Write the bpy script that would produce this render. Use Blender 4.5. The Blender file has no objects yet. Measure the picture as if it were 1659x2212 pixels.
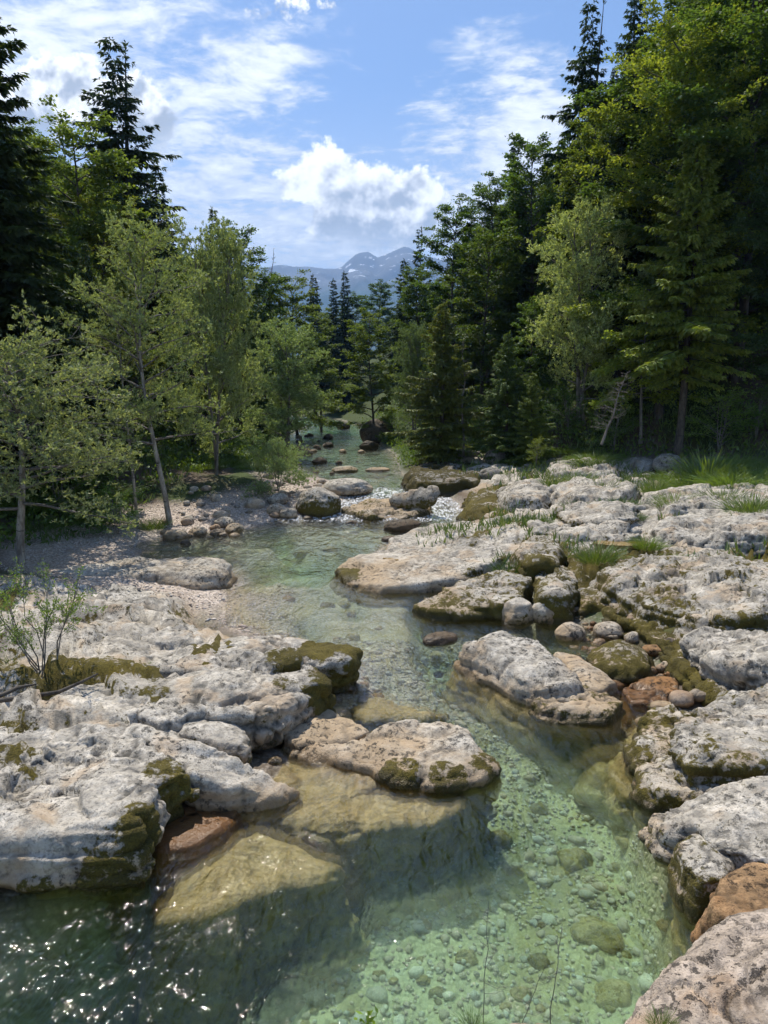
import bpy, math, random
import numpy as np
from mathutils import Vector

R = math.radians
sc = bpy.context.scene
COL = sc.collection
rng = np.random.default_rng(7)
random.seed(7)

# ------------------------------------------------------------------ camera, sky, sun, exposure
CAMZ, PITCH, FPX = 4.2, R(8.5), 1533.0          # focal length in pixels of a 1659 x 2212 frame
cam = bpy.data.cameras.new('camera')
cam.sensor_fit = 'VERTICAL'; cam.sensor_height = 36.0; cam.lens = 36.0 * FPX / 2212.0
cam.clip_start = 0.05; cam.clip_end = 30000
camo = bpy.data.objects.new('camera', cam); COL.objects.link(camo)
camo.location = (0, 0, CAMZ); camo.rotation_euler = (R(90) - PITCH, 0, 0)
sc.camera = camo

SUN_EL, SUN_AZ = R(61), R(-23)                   # azimuth from +Y, negative = towards -X
sund = Vector((math.sin(SUN_AZ) * math.cos(SUN_EL), math.cos(SUN_AZ) * math.cos(SUN_EL), math.sin(SUN_EL)))
sl = bpy.data.lights.new('sun', 'SUN'); sl.energy = 4.6; sl.angle = R(0.5); sl.color = (1.0, .93, .82)
so = bpy.data.objects.new('sun', sl); COL.objects.link(so)
so.rotation_euler = sund.to_track_quat('Z', 'Y').to_euler(); so.location = (-20, 30, 60)

sc.view_settings.view_transform = 'Standard'; sc.view_settings.look = 'None'
sc.view_settings.exposure = 0.52; sc.view_settings.gamma = 1.0
try:
    sc.cycles.use_denoising = True
    sc.cycles.max_bounces = 8; sc.cycles.diffuse_bounces = 3; sc.cycles.glossy_bounces = 3
    sc.cycles.transmission_bounces = 4; sc.cycles.transparent_max_bounces = 12; sc.cycles.volume_bounces = 0
    sc.cycles.use_adaptive_sampling = True; sc.cycles.adaptive_threshold = 0.03
    sc.cycles.sample_clamp_indirect = 6.0
except Exception:
    pass


# ------------------------------------------------------------------ shader node helper
class G:
    def __init__(s, nt): s.nt = nt
    def new(s, t, ins=None, **props):
        n = s.nt.nodes.new(t)
        for k, v in props.items(): setattr(n, k, v)
        for k, v in (ins or {}).items(): s.put(n.inputs[k], v)
        return n
    def put(s, sock, v):
        if isinstance(v, bpy.types.NodeSocket): s.nt.links.new(v, sock)
        elif isinstance(v, bpy.types.Node): s.nt.links.new(v.outputs[0], sock)
        elif v is not None:
            if isinstance(v, (tuple, list)) and len(v) == 3 and sock.type == 'RGBA': v = (*v, 1)
            sock.default_value = v
    def m(s, op, a, b=None, c=None, clamp=False):
        n = s.nt.nodes.new('ShaderNodeMath'); n.operation = op; n.use_clamp = clamp
        for i, v in enumerate((a, b, c)):
            if v is not None: s.put(n.inputs[i], v)
        return n.outputs[0]
    def vm(s, op, a, b=None, scale=None):
        n = s.nt.nodes.new('ShaderNodeVectorMath'); n.operation = op
        s.put(n.inputs[0], a)
        if b is not None: s.put(n.inputs[1], b)
        if scale is not None: s.put(n.inputs['Scale'], scale)
        return n.outputs['Value'] if op in ('DISTANCE', 'LENGTH', 'DOT_PRODUCT') else n.outputs[0]
    def mix(s, f, a, b, blend='MIX'):
        n = s.nt.nodes.new('ShaderNodeMix'); n.data_type = 'RGBA'; n.blend_type = blend; n.clamp_factor = True
        s.put(n.inputs[0], f); s.put(n.inputs[6], a); s.put(n.inputs[7], b)
        return n.outputs[2]
    def ss(s, v, a, b, lo=0.0, hi=1.0):
        n = s.nt.nodes.new('ShaderNodeMapRange'); n.interpolation_type = 'SMOOTHSTEP'
        s.put(n.inputs[0], v); n.inputs[1].default_value = a; n.inputs[2].default_value = b
        n.inputs[3].default_value = lo; n.inputs[4].default_value = hi
        return n.outputs[0]
    def noise(s, vec, scale, detail=4, rough=.55, dist=0.0, color=False, lac=2.0):
        n = s.new('ShaderNodeTexNoise', {'Vector': vec, 'Scale': scale, 'Detail': detail, 'Roughness': rough, 'Distortion': dist, 'Lacunarity': lac})
        return n.outputs[1 if color else 0]
    def voro(s, vec, scale, feature='F1', detail=0, rough=.5, rand=1.0, out=0):
        n = s.nt.nodes.new('ShaderNodeTexVoronoi'); n.feature = feature
        s.put(n.inputs['Vector'], vec); n.inputs['Scale'].default_value = scale; n.inputs['Randomness'].default_value = rand
        if 'Detail' in n.inputs: n.inputs['Detail'].default_value = detail; n.inputs['Roughness'].default_value = rough
        return n.outputs[out]
    def mapv(s, vec, scale=(1, 1, 1), rot=(0, 0, 0), loc=(0, 0, 0)):
        return s.new('ShaderNodeMapping', {'Vector': vec, 'Scale': scale, 'Rotation': rot, 'Location': loc}).outputs[0]
    def sep(s, v):
        return s.new('ShaderNodeSeparateXYZ', {0: v}).outputs
    def comb(s, x, y, z):
        return s.new('ShaderNodeCombineXYZ', {0: x, 1: y, 2: z}).outputs[0]


# ------------------------------------------------------------------ world: Nishita sky with clouds
world = bpy.data.worlds.new('World'); sc.world = world; world.use_nodes = True
world.cycles.sampling_method = 'MANUAL'; world.cycles.sample_map_resolution = 256
wn = world.node_tree; wn.nodes.clear(); g = G(wn)
sky = g.new('ShaderNodeTexSky', sky_type='NISHITA', sun_disc=False, sun_elevation=SUN_EL, sun_rotation=SUN_AZ % (2 * math.pi),
            altitude=600, air_density=1.0, dust_density=.6, ozone_density=2.2)
tc = g.new('ShaderNodeTexCoord').outputs['Generated']
d = g.vm('NORMALIZE', tc)
dx, dy, dz = g.sep(d)
ahead = g.ss(dy, .05, .25)
dys = g.m('MAXIMUM', dy, .05)
u = g.m('DIVIDE', dx, dys); v = g.m('DIVIDE', dz, dys)
uv = g.comb(u, v, 0.0)
skyc = g.mix(1.0, sky.outputs[0], (.98, .97, 1.0), 'MULTIPLY')
# high thin layer in perspective on a flat ceiling
hz = g.m('ADD', g.m('MAXIMUM', dz, 0.0), .10)
pl = g.comb(g.m('DIVIDE', dx, hz), g.m('DIVIDE', dy, hz), 0.0)
warp = g.vm('ADD', pl, g.vm('SCALE', g.vm('SUBTRACT', g.noise(pl, 2.2, 2, color=True), (.5, .5, .5)), scale=.22))
big = g.noise(g.mapv(pl, (1, 1, 1), loc=(3.1, .4, 0)), .85, 2, .5)
fine = g.noise(g.mapv(warp, (1.0, 1.15, 1)), 6.0, 7, .66)
rip = g.noise(g.mapv(warp, (1.0, 1.5, 1), rot=(0, 0, .5)), 15.0, 4, .6)
def px2uv(px, py):
    a = (px - 829.5) / FPX; b = -(py - 1106) / FPX
    y = math.cos(PITCH) + b * math.sin(PITCH); z = -math.sin(PITCH) + b * math.cos(PITCH)
    return a / y, z / y
def blob(px, py, rx, ry, rot=0.0, soft=1.0, vec=None):
    cu, cv = px2uv(px, py)
    q = g.vm('SUBTRACT', vec or uv, (cu, cv, 0))
    q = g.mapv(q, rot=(0, 0, rot))
    q = g.mapv(q, (FPX / rx, FPX / ry, 1))
    return g.m('SUBTRACT', 1.0, g.m('MULTIPLY', g.vm('LENGTH', q), soft))
regs = [blob(60, 110, 420, 200, -.2), blob(480, 190, 330, 120, -.45), blob(1130, 190, 230, 150, .45), blob(480, 380, 420, 150, .1),
        blob(1130, 330, 320, 150, .35), blob(620, 520, 430, 130), blob(1050, 470, 300, 140)]
reg = regs[0]
for r_ in regs[1:]: reg = g.m('SMOOTH_MAX', reg, r_, .25)
reg = g.m('MULTIPLY', g.m('MAXIMUM', g.m('MINIMUM', reg, .75), -.35), ahead)
lay = g.m('ADD', g.m('ADD', g.m('MULTIPLY', fine, .95), g.m('MULTIPLY', rip, .55)), g.m('MULTIPLY', g.m('SUBTRACT', big, .5), .55))
lay = g.m('ADD', lay, g.m('MULTIPLY', reg, .42))
cov = g.ss(lay, .78, 1.12, 0, .94)
lowh = g.ss(dz, .14, .40, .72, 0.0)             # milky band low over the valley
cov = g.m('ADD', cov, g.m('MULTIPLY', lowh, ahead), clamp=True)
cov = g.m('MINIMUM', cov, .95)
laycol = g.mix(g.ss(lay, .9, 1.3), (5.8, 6.2, 6.9), (8.8, 8.9, 9.0))
c1 = g.mix(cov, skyc, laycol)
# cumulus heads
def cumulus(col, lobes, seed, base_py, scale=26.0):
    sv = g.mapv(uv, loc=(seed, seed * .7, seed))
    w1 = g.vm('SCALE', g.vm('SUBTRACT', g.noise(sv, scale * .55, 5, .6, color=True), (.5, .5, .5)), scale=.075)
    p = g.vm('ADD', uv, w1)
    f = None
    for (px, py, rx, ry) in lobes:
        b = g.m('MULTIPLY', blob(px, py, rx, ry, vec=p), min(rx, ry) / 100.0)
        f = b if f is None else g.m('SMOOTH_MAX', f, b, .12)
    n0 = g.noise(sv, scale * .8, 5, .60); n1 = g.noise(g.vm('ADD', sv, (-.008, .016, 0)), scale * .8, 3, .58)
    field = g.m('ADD', f, g.m('MULTIPLY', g.m('SUBTRACT', n0, .5), 1.1))
    mask = g.ss(field, 0.0, .16)
    bu, bv = px2uv(800, base_py)
    low = g.ss(g.m('ADD', v, g.m('MULTIPLY', g.m('SUBTRACT', n0, .5), .05)), bv - .01, bv + .05)
    mask = g.m('MULTIPLY', g.m('MULTIPLY', mask, low), ahead)
    up = g.ss(v, bv, bv + .15)
    emb = g.m('MULTIPLY', g.m('SUBTRACT', n0, n1), 2.6)
    rim = g.ss(field, .62, .10)
    lit = g.m('ADD', g.m('ADD', g.m('MULTIPLY', up, .62), g.m('MULTIPLY', rim, .30)), g.m('ADD', emb, -.04), clamp=True)
    cc = g.mix(g.ss(lit, .05, .85), (3.7, 3.95, 4.35), (10.0, 9.95, 9.8))
    return g.mix(mask, col, cc)
c2 = cumulus(c1, [(690, 372, 80, 72), (785, 415, 100, 76), (878, 440, 78, 72), (785, 485, 110, 70), (662, 365, 45, 42), (850, 505, 85, 55)], 3.3, 560)
c3 = cumulus(c2, [(140, 190, 100, 75), (260, 240, 110, 70), (60, 260, 110, 70), (330, 270, 60, 50)], 8.1, 340)
c3 = cumulus(c3, [(570, 34, 40, 17), (640, 4, 42, 17)], 5.2, 62, scale=40)
bg = g.new('ShaderNodeBackground', {'Color': c3, 'Strength': .118})
wn.links.new(bg.outputs[0], g.new('ShaderNodeOutputWorld').inputs[0])

# ------------------------------------------------------------------ numpy helpers
_perm = np.random.default_rng(3).permutation(256); _perm = np.concatenate([_perm, _perm, _perm])
_gr = np.random.default_rng(5).normal(size=(256, 3)); _gr /= np.linalg.norm(_gr, axis=1)[:, None]
def perlin(p):
    p = np.asarray(p, float); i = np.floor(p).astype(np.int64); f = p - i; i &= 255
    w = f * f * f * (f * (f * 6 - 15) + 10)
    out = 0
    for cx in (0, 1):
        ax = _perm[i[:, 0] + cx]; wx = w[:, 0] if cx else 1 - w[:, 0]
        for cy in (0, 1):
            ay = _perm[ax + ((i[:, 1] + cy) & 255)]; wy = wx * (w[:, 1] if cy else 1 - w[:, 1])
            for cz in (0, 1):
                h = _perm[ay + ((i[:, 2] + cz) & 255)]
                gg = _gr[h]
                dt = gg[:, 0] * (f[:, 0] - cx) + gg[:, 1] * (f[:, 1] - cy) + gg[:, 2] * (f[:, 2] - cz)
                out = out + dt * wy * (w[:, 2] if cz else 1 - w[:, 2])
    return out * 1.4
def fbm(p, o=4, lac=2.03, gain=.5):
    s = 0; a = 1.0; t = 0; q = np.array(p, float)
    for k in range(o):
        s = s + a * perlin(q + 17.3 * k); t += a; a *= gain; q = q * lac
    return s / t
def sst(x, a, b):
    t = np.clip((np.asarray(x, float) - a) / (b - a), 0, 1); return t * t * (3 - 2 * t)
def polysd(P, poly):
    """signed distance of points (n,2) to a polygon, negative inside"""
    P = np.asarray(P, float); V = np.asarray(poly, float); n = len(V)
    best = np.full(len(P), 1e18); ins = np.zeros(len(P), bool)
    for k in range(n):
        a, b = V[k], V[(k + 1) % n]; e = b - a; w = P - a
        t = np.clip((w @ e) / max(e @ e, 1e-12), 0, 1); dd = w - t[:, None] * e
        best = np.minimum(best, (dd * dd).sum(1))
        c = (a[1] > P[:, 1]) != (b[1] > P[:, 1])
        if abs(e[1]) > 1e-12:
            ins ^= c & (P[:, 0] < a[0] + (P[:, 1] - a[1]) / e[1] * e[0])
    dd = np.sqrt(best); return np.where(ins, -dd, dd)

def worley(x, y, sc_, seed=0):
    """jittered cells in plan: nearest and second distance, a random number per cell, offset from the cell's point"""
    X = x * sc_ + seed * 7.31; Yc = y * sc_ + seed * 3.17; ix = np.floor(X).astype(np.int64); iy = np.floor(Yc).astype(np.int64)
    F1 = np.full(len(X), 9.0); F2 = np.full(len(X), 9.0); hs = np.zeros(len(X)); ox = np.zeros(len(X)); oy = np.zeros(len(X))
    for dx_ in (-1, 0, 1):
        for dy_ in (-1, 0, 1):
            a, b = ix + dx_, iy + dy_; h = _perm[(_perm[a & 255] + (b & 255)) & 255]; h2 = _perm[h + 57]; h3 = _perm[h + 131]
            ex = X - (a + .1 + .8 * h / 255.0); ey = Yc - (b + .1 + .8 * h2 / 255.0); dd = np.sqrt(ex * ex + ey * ey)
            near = dd < F1; F2 = np.where(near, F1, np.minimum(F2, dd)); F1 = np.where(near, dd, F1)
            hs = np.where(near, h3 / 255.0, hs); ox = np.where(near, ex / sc_, ox); oy = np.where(near, ey / sc_, oy)
    return F1, F2, hs, ox, oy
def joints(P, a, seed, zone):
    w_ = .3 * np.stack([fbm(P * 1.1 + seed, 3), fbm(P * 1.1 + seed + 40, 3)], 1)
    F1, F2, h, ox, oy = worley((P[:, 0] + w_[:, 0]) * 1.0, (P[:, 1] + w_[:, 1]) * 1.5, 1.15, seed)
    G1, G2, h2, qx, qy = worley(P[:, 0] + w_[:, 1] * .6, P[:, 1] * 1.3 + w_[:, 0] * .6, 3.6, seed + 5)
    e1 = sst(.075 - (F2 - F1), 0, .075); e2 = sst(.10 - (G2 - G1), 0, .10) * zone
    dsp = (h - .5) * .15 + ox * (h * 7 % 1 - .5) * .24 + oy * (h * 13 % 1 - .5) * .24 - e1 * .05 + zone * ((h2 - .5) * .07 + qx * (h2 * 7 % 1 - .5) * .4 - e2 * .018)
    return dsp * a, np.maximum(e1 * sst(fbm(P * 1.7 + 70, 2), -.15, .2), e2 * .7)
def mkmesh(name, V, F, smooth=True, mats=()):
    """V (n,3); F an (m,k) array or a list of such arrays"""
    Fs = F if isinstance(F, list) else [F]
    Fs = [np.asarray(f) for f in Fs if len(f)]
    me = bpy.data.meshes.new(name); V = np.asarray(V, np.float32)
    me.vertices.add(len(V)); me.vertices.foreach_set('co', V.ravel())
    loops = np.concatenate([f.ravel() for f in Fs]).astype(np.int32)
    tot = np.concatenate([np.full(len(f), f.shape[1], np.int32) for f in Fs])
    st = np.concatenate([[0], np.cumsum(tot)[:-1]]).astype(np.int32)
    me.loops.add(len(loops)); me.loops.foreach_set('vertex_index', loops)
    me.polygons.add(len(tot)); me.polygons.foreach_set('loop_start', st); me.polygons.foreach_set('loop_total', tot)
    me.polygons.foreach_set('use_smooth', np.full(len(tot), smooth, bool))
    for m_ in mats: me.materials.append(m_)
    me.update(calc_edges=True)
    return me
def setattr4(me, name, arr):
    a = me.attributes.new(name, 'FLOAT_COLOR', 'POINT')
    A = np.ones((len(me.vertices), 4), np.float32); arr = np.asarray(arr)
    A[:, :arr.shape[1]] = arr; a.data.foreach_set('color', A.ravel())
def link(name, me, parent=None, loc=None):
    o = bpy.data.objects.new(name, me); COL.objects.link(o)
    if parent is not None: o.parent = parent
    if loc is not None: o.location = loc
    return o
def tag(o, label=None, cat=None, group=None, kind=None):
    if label: o['label'] = label
    if cat: o['category'] = cat
    if group: o['group'] = group
    if kind or cat: o['kind'] = kind or 'thing'
    return o
def getv(me):
    V = np.empty(len(me.vertices) * 3, np.float32); me.vertices.foreach_get('co', V); return V.reshape(-1, 3).astype(float)
def getn(me):
    V = np.empty(len(me.vertices) * 3, np.float32); me.vertex_normals.foreach_get('vector', V); return V.reshape(-1, 3).astype(float)

# ------------------------------------------------------------------ the lie of the land
def ray(px, py):
    a = (px - 829.5) / FPX; b = -(py - 1106) / FPX
    return np.array([a, math.cos(PITCH) + b * math.sin(PITCH), -math.sin(PITCH) + b * math.cos(PITCH)])
def zw(Y):                                       # water level along the stream
    return np.interp(Y, [0, 9, 11, 15, 20, 23, 25, 27, 32, 45, 60, 80, 120, 300], [0, 0, .08, .2, .33, .42, .66, .92, 1.05, 1.4, 1.75, 2.2, 3.1, 8])
_T = np.geomspace(2.0, 400, 5000)
def hitw(px, py, h=0.0):
    r = ray(px, py); P = np.array([0, 0, CAMZ]) + _T[:, None] * r
    f = P[:, 2] - (zw(P[:, 1]) + h); k = np.argmax(f < 0)
    if f[k] >= 0: k = len(_T) - 1
    k = max(k, 1); t = f[k - 1] / (f[k - 1] - f[k] + 1e-12)
    return P[k - 1] * (1 - t) + P[k] * t
EDGES = [  # photo row, water's left and right edge
    (2900, -700, 1600), (2212, -330, 1500), (2100, -260, 1540), (1990, -120, 1540), (1850, 250, 1500), (1760, 400, 1450), (1700, 540, 1420), (1640, 590, 1400), (1580, 560, 1400),
    (1530, 640, 1430), (1480, 730, 1450), (1430, 720, 1420), (1390, 560, 1380), (1350, 460, 1290), (1310, 470, 1200), (1270, 480, 1050), (1240, 470, 880),
    (1210, 300, 800), (1180, 280, 840), (1160, 340, 930), (1140, 520, 980), (1120, 610, 1010), (1090, 730, 1000), (1065, 760, 965), (1040, 720, 900),
    (1015, 645, 862), (990, 628, 862), (965, 612, 832), (945, 622, 808), (930, 642, 795), (918, 668, 782)]
EL = np.array([hitw(a, r)[:2] for r, a, b in EDGES]); ER = np.array([hitw(b, r)[:2] for r, a, b in EDGES])
ELX = lambda Y: np.interp(Y, EL[:, 1], EL[:, 0]); ERX = lambda Y: np.interp(Y, ER[:, 1], ER[:, 0])
endL, endR = EL[-1], ER[-1]
RIVER = np.vstack([EL, [[endL[0] - 9, endL[1] + 28]], [[endR[0] - 7, endR[1] + 28]], ER[::-1]])
FR = np.array([(40, 10), (18, 23), (11.5, 27.5), (6.4, 31), (4.9, 34.5), (3.8, 39), (2.6, 48), (.6, 60), (-1.2, 78), (-4, 100), (-16, 150), (-20, 900), (900, 900), (900, 10)], float)
FL = np.array([(-40, -2), (-15, 8), (-11.5, 15), (-9.6, 20), (-8.6, 26), (-7.6, 32), (-7.8, 40), (-8.4, 50), (-9, 65), (-10, 80), (-14, 96), (-30, 150), (-20, 900), (-900, 900), (-900, -2)], float)
def ground_smooth(x, Y):
    P = np.stack([x, Y], 1); sr = polysd(P, RIVER); w = zw(Y)
    mid = .5 * (ELX(Y) + ERX(Y)); right = x > mid
    dep = np.interp(Y, [0, 5, 8, 10, 14, 24, 40], [1.15, 1.15, .95, .45, .30, .28, .35])
    dep = dep + .45 * sst(fbm(np.stack([x * .55, Y * .3, 0 * x], 1) + 61, 2), .0, .3) * sst(Y, 9, 11) * sst(34 - Y, 0, 6)
    dep = dep + 1.5 * sst(-1.7 + .72 * (Y - 4.3) - x, -.1, .7) * sst(8.2 - Y, 0, 1.6)
    bed = w - dep * sst(-sr, 0, np.where(right, np.interp(Y, [4, 8.5, 10, 13, 16, 20, 30], [.45, .5, .7, 1.0, 1.8, 1.3, .8]), np.interp(Y, [4, 7, 10, 15, 20, 30], [.5, .9, 1.6, 2.2, 1.5, .8])))
    lf = np.interp(sr, [0, .5, 2, 5, 9, 30], [.0, .07, .22, .6, 1.1, 1.6])
    lf = lf + .38 * sst(sr, .1, 1.2) * sst(15 - Y, 0, 2)
    rt = np.interp(sr, [0, .5, 1.5, 4, 8, 12, 30], [.0, .22, .5, .85, 1.3, 1.6, 1.8])
    bank = w + np.where(right, rt, lf)
    z = np.where(sr < 0, bed, bank)
    fr = -polysd(P, FR); fl = -polysd(P, FL)
    z = z + np.interp(np.maximum(fr, 0), [0, 1.5, 4, 10, 25, 60, 150, 900], [0, 1.0, 2.6, 7, 18, 42, 95, 150])
    z = z + np.interp(np.maximum(fl, 0), [0, 3, 8, 20, 60, 150, 900], [0, .8, 2.6, 9, 36, 90, 150])
    return z, sr, fr, fl, right
def ground_full(x, Y):
    z, sr, fr, fl, right = ground_smooth(x, Y)
    P3 = np.stack([x, Y, np.zeros_like(x)], 1)
    shelf = sst(sr, .1, 1.2) * sst(-fr, -.5, 1.5) * right * sst(36 - Y, 0, 4)                   # bare rock shelf beyond the stream
    slabs = sst(sr, 0, .8) * sst(14.5 - Y, 0, 1.5) * (~right) * sst(-fl, -2, 1)
    rocky = np.maximum(shelf, slabs)
    bump = fbm(P3 * .45, 4) * .55
    bump = bump - .16 * sst(.10 - np.abs(perlin(P3 * .55 + 9)), 0, .10)
    n = bump * 3.2 + fbm(P3 * 1.3 + 4, 3) * .5
    terr = (np.floor(n) + sst(n - np.floor(n), .55, 1.0)) / 3.2
    rough = np.abs(fbm(P3 * 3.3, 4)) * .16 + fbm(P3 * 9 + 2, 3) * .03
    jz, jline = joints(np.stack([x, Y, 0 * x], 1), 1.3, 3, sst(fbm(P3 * .5 + 5, 2), -.1, .2))
    z = z + rocky * (terr * .75 + rough + jz - .02)
    soft = sst(sr, 0, 1.0) * (1 - rocky)
    z = z + soft * (fbm(P3 * .5 + 3, 4) * .22 + fbm(P3 * 4, 3) * .03)
    z = z + sst(np.maximum(fr, fl), 5, 40) * fbm(P3 * .05, 3) * 6
    bedm = sst(-sr, 0, .6)
    z = z + bedm * (fbm(P3 * 1.1 + 7, 4) * np.interp(Y, [8, 12, 20], [.22, .15, .09]) + (np.abs(fbm(P3 * 3.7, 3)) - .1) * np.interp(Y, [8, 20], [.08, .05]))
    # keep the banks from dipping under water except in small rock pools
    return z, sr, fr, fl, right, rocky
def gz(x, Y):
    return float(ground_full(np.array([x], float), np.array([Y], float))[0][0])
def hitg(px, py, h=0.0):
    r = ray(px, py); P = np.array([0, 0, CAMZ]) + np.geomspace(3, 120, 420)[:, None] * r
    zz = np.maximum(ground_smooth(P[:, 0], P[:, 1])[0], zw(P[:, 1]) - .05)
    f = P[:, 2] - (zz + h); k = np.argmax(f < 0)
    if f[k] >= 0: k = len(P) - 1
    k = max(k, 1); t = f[k - 1] / (f[k - 1] - f[k] + 1e-12)
    return P[k - 1] * (1 - t) + P[k] * t
def at_depth(px, py, Y):                         # the point of a pixel's ray at a given distance
    r = ray(px, py); return np.array([0, 0, CAMZ]) + r * (Y / r[1])

# ------------------------------------------------------------------ materials
def newmat(name):
    m_ = bpy.data.materials.new(name); m_.use_nodes = True; m_.node_tree.nodes.clear()
    return m_, G(m_.node_tree)
def finish(g, bsdf, vol=None):
    o = g.new('ShaderNodeOutputMaterial'); g.put(o.inputs[0], bsdf.outputs[0] if isinstance(bsdf, bpy.types.Node) else bsdf)
    if vol is not None: g.put(o.inputs[1], vol.outputs[0])
def wpos(g): return g.new('ShaderNodeNewGeometry').outputs['Position']
def attr(g, name): return g.new('ShaderNodeAttribute', attribute_name=name).outputs['Color']

def rock_color(g, P, mask, tint_attr=True):
    """limestone: pale, black pitted, tan near the water line, olive below it, mossy where the mask says"""
    moss, hw, dirt = g.sep(mask)
    big = g.noise(P, .9, 4, .55); med = g.noise(P, 4.5, 6, .65); fin = g.noise(P, 26, 4, .7)
    c = g.mix(g.ss(big, .35, .68), (.32, .292, .242), (.48, .437, .362))
    c = g.mix(g.ss(med, .42, .70), c, (.64, .59, .505))
    c = g.mix(g.ss(med, .46, .28, 0, .65), c, (.19, .178, .155))
    c = g.mix(g.ss(fin, .53, .34, 0, .7), c, (.13, .122, .108))
    c = g.mix(g.ss(g.noise(g.mapv(P, (1, 1, .5)), 2.6, 5, .72), .54, .66, 0, .55), c, (.21, .20, .18))
    # tan lime crust low down
    lowm = g.m('MULTIPLY', g.ss(g.m('ADD', hw, g.m('MULTIPLY', g.m('SUBTRACT', big, .5), .9)), .42, .05), .8)
    c = g.mix(lowm, c, (.40, .29, .17))
    c = g.mix(g.m('MULTIPLY', g.ss(g.noise(P, 1.7, 3), .54, .66), .5), c, (.42, .30, .18))
    # black lichen in pits and cracks
    spots = g.ss(g.noise(P, 13, 5, .75), .53, .60)
    zone = g.ss(g.noise(P, 1.3, 4), .38, .57)
    pit = g.m('MAXIMUM', g.m('MULTIPLY', spots, zone), dirt, clamp=True)
    c = g.mix(g.m('MULTIPLY', pit, .88), c, (.035, .033, .028))
    # moss
    mn = g.noise(P, 9, 5, .7)
    mm = g.ss(g.m('ADD', moss, g.m('MULTIPLY', g.m('SUBTRACT', mn, .5), 1.7)), .44, .64)
    mc = g.mix(g.noise(P, 2.2, 3), (.030, .026, .006), (.21, .165, .022))
    mc = g.mix(g.ss(g.noise(P, 60, 2), .35, .7), g.mix(.5, mc, (.012, .012, .004)), mc)
    c = g.mix(mm, c, mc)
    # under water: algae film
    sub = g.ss(hw, .03, -.10)
    ac = g.mix(g.ss(g.noise(P, 3.0, 5, .65), .35, .65), (.46, .35, .12), (.66, .53, .26))
    ac = g.mix(g.ss(g.noise(P, 11, 4, .7), .50, .36, 0, .5), ac, (.14, .13, .05))
    c = g.mix(g.m('MULTIPLY', sub, g.m('SUBTRACT', 1.0, g.m('MULTIPLY', mm, .5))), c, ac)
    wet = g.ss(g.m('ADD', hw, g.m('MULTIPLY', g.m('SUBTRACT', big, .5), .16)), .13, .05)
    hgt = g.m('ADD', g.m('MULTIPLY', g.noise(P, 6, 5, .74), .8), 0.0)
    hgt = g.m('SUBTRACT', hgt, g.m('MULTIPLY', pit, .22))
    hgt = g.m('ADD', hgt, g.m('MULTIPLY', mm, g.m('MULTIPLY', g.noise(P, 70, 3), .35)))
    return c, wet, hgt, mm

def make_rock_mat(name, mul=(1, 1, 1), dist=.05):
    m_, g = newmat(name); P = wpos(g)
    c, wet, hgt, mm = rock_color(g, P, attr(g, 'mask'))
    c = g.mix(1.0, c, mul, 'MULTIPLY')
    c = g.mix(g.m('MULTIPLY', wet, .85), c, g.mix(1.0, c, (.5, .45, .36), 'MULTIPLY'))
    bm = g.new('ShaderNodeBump', {'Strength': .9, 'Distance': dist, 'Height': hgt})
    ro = g.m('SUBTRACT', .92, g.m('MULTIPLY', wet, .55))
    finish(g, g.new('ShaderNodeBsdfPrincipled', {'Base Color': c, 'Roughness': ro, 'Normal': bm, 'Specular IOR Level': .35}))
    return m_
M_ROCK = make_rock_mat('limestone')
M_GREY = make_rock_mat('grey_stone', (.62, .63, .66))
M_PINK = make_rock_mat('rosy_limestone', (.82, .74, .70))
M_OCHRE = make_rock_mat('ochre_crust', (.66, .45, .27))
M_DARK = make_rock_mat('dark_stone', (.30, .28, .26))

# ground sheet: rock shelf, gravel, soil and grass floor by zone
M_GROUND, g = newmat('ground'); P = wpos(g)
zone = attr(g, 'zone'); zr, zg, zb = g.sep(zone)
rc, wet, hgt, mm = rock_color(g, P, attr(g, 'mask'))
pv = g.new('ShaderNodeTexVoronoi', {'Vector': P, 'Scale': 17.0})
pebc = g.mix(g.sep(pv.outputs['Color'])[0], (.38, .31, .25), (.62, .53, .45))
pebc = g.mix(g.ss(pv.outputs['Distance'], .4, .7, 0, .7), pebc, (.18, .15, .12))
soil = g.mix(g.noise(P, 6, 6, .7), (.035, .026, .017), (.16, .12, .085))
grs = g.mix(g.noise(P, 5, 5, .7), (.018, .03, .008), (.07, .10, .02))
base = g.mix(zb, soil, grs)
pebc = g.mix(g.ss(g.m('ADD', g.sep(attr(g, 'mask'))[1], g.m('MULTIPLY', g.noise(P, 2.0, 4), .6)), .1, -.3), pebc, g.mix(g.ss(g.noise(P, .9, 4, .6), .46, .60, 0, .75), g.mix(g.ss(g.sep(P)[1], 8, 11), g.mix(g.noise(P, 7, 5, .7), (.38, .34, .19), (.72, .66, .45)), g.mix(g.noise(P, 5, 5, .7), (.20, .16, .08), (.48, .40, .24))), (.20, .165, .07)))
pebc = g.mix(g.ss(g.m('ADD', g.sep(attr(g, 'mask'))[1], g.m('MULTIPLY', g.noise(P, 3.0, 4), .5)), -1.0, -1.45), pebc, g.mix(g.noise(P, 6, 4), (.03, .035, .025), (.10, .10, .06)))  # deepest bed near black: shade below the overhang painted into the colour
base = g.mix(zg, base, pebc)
base = g.mix(zr, base, rc)
ph = g.m('MULTIPLY', g.m('SUBTRACT', 1.0, pv.outputs['Distance']), .5)
hh = g.m('ADD', g.m('MULTIPLY', hgt, zr), g.m('MULTIPLY', ph, g.m('SUBTRACT', 1.0, zr)))
bm = g.new('ShaderNodeBump', {'Strength': .9, 'Distance': .05, 'Height': hh})
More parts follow.
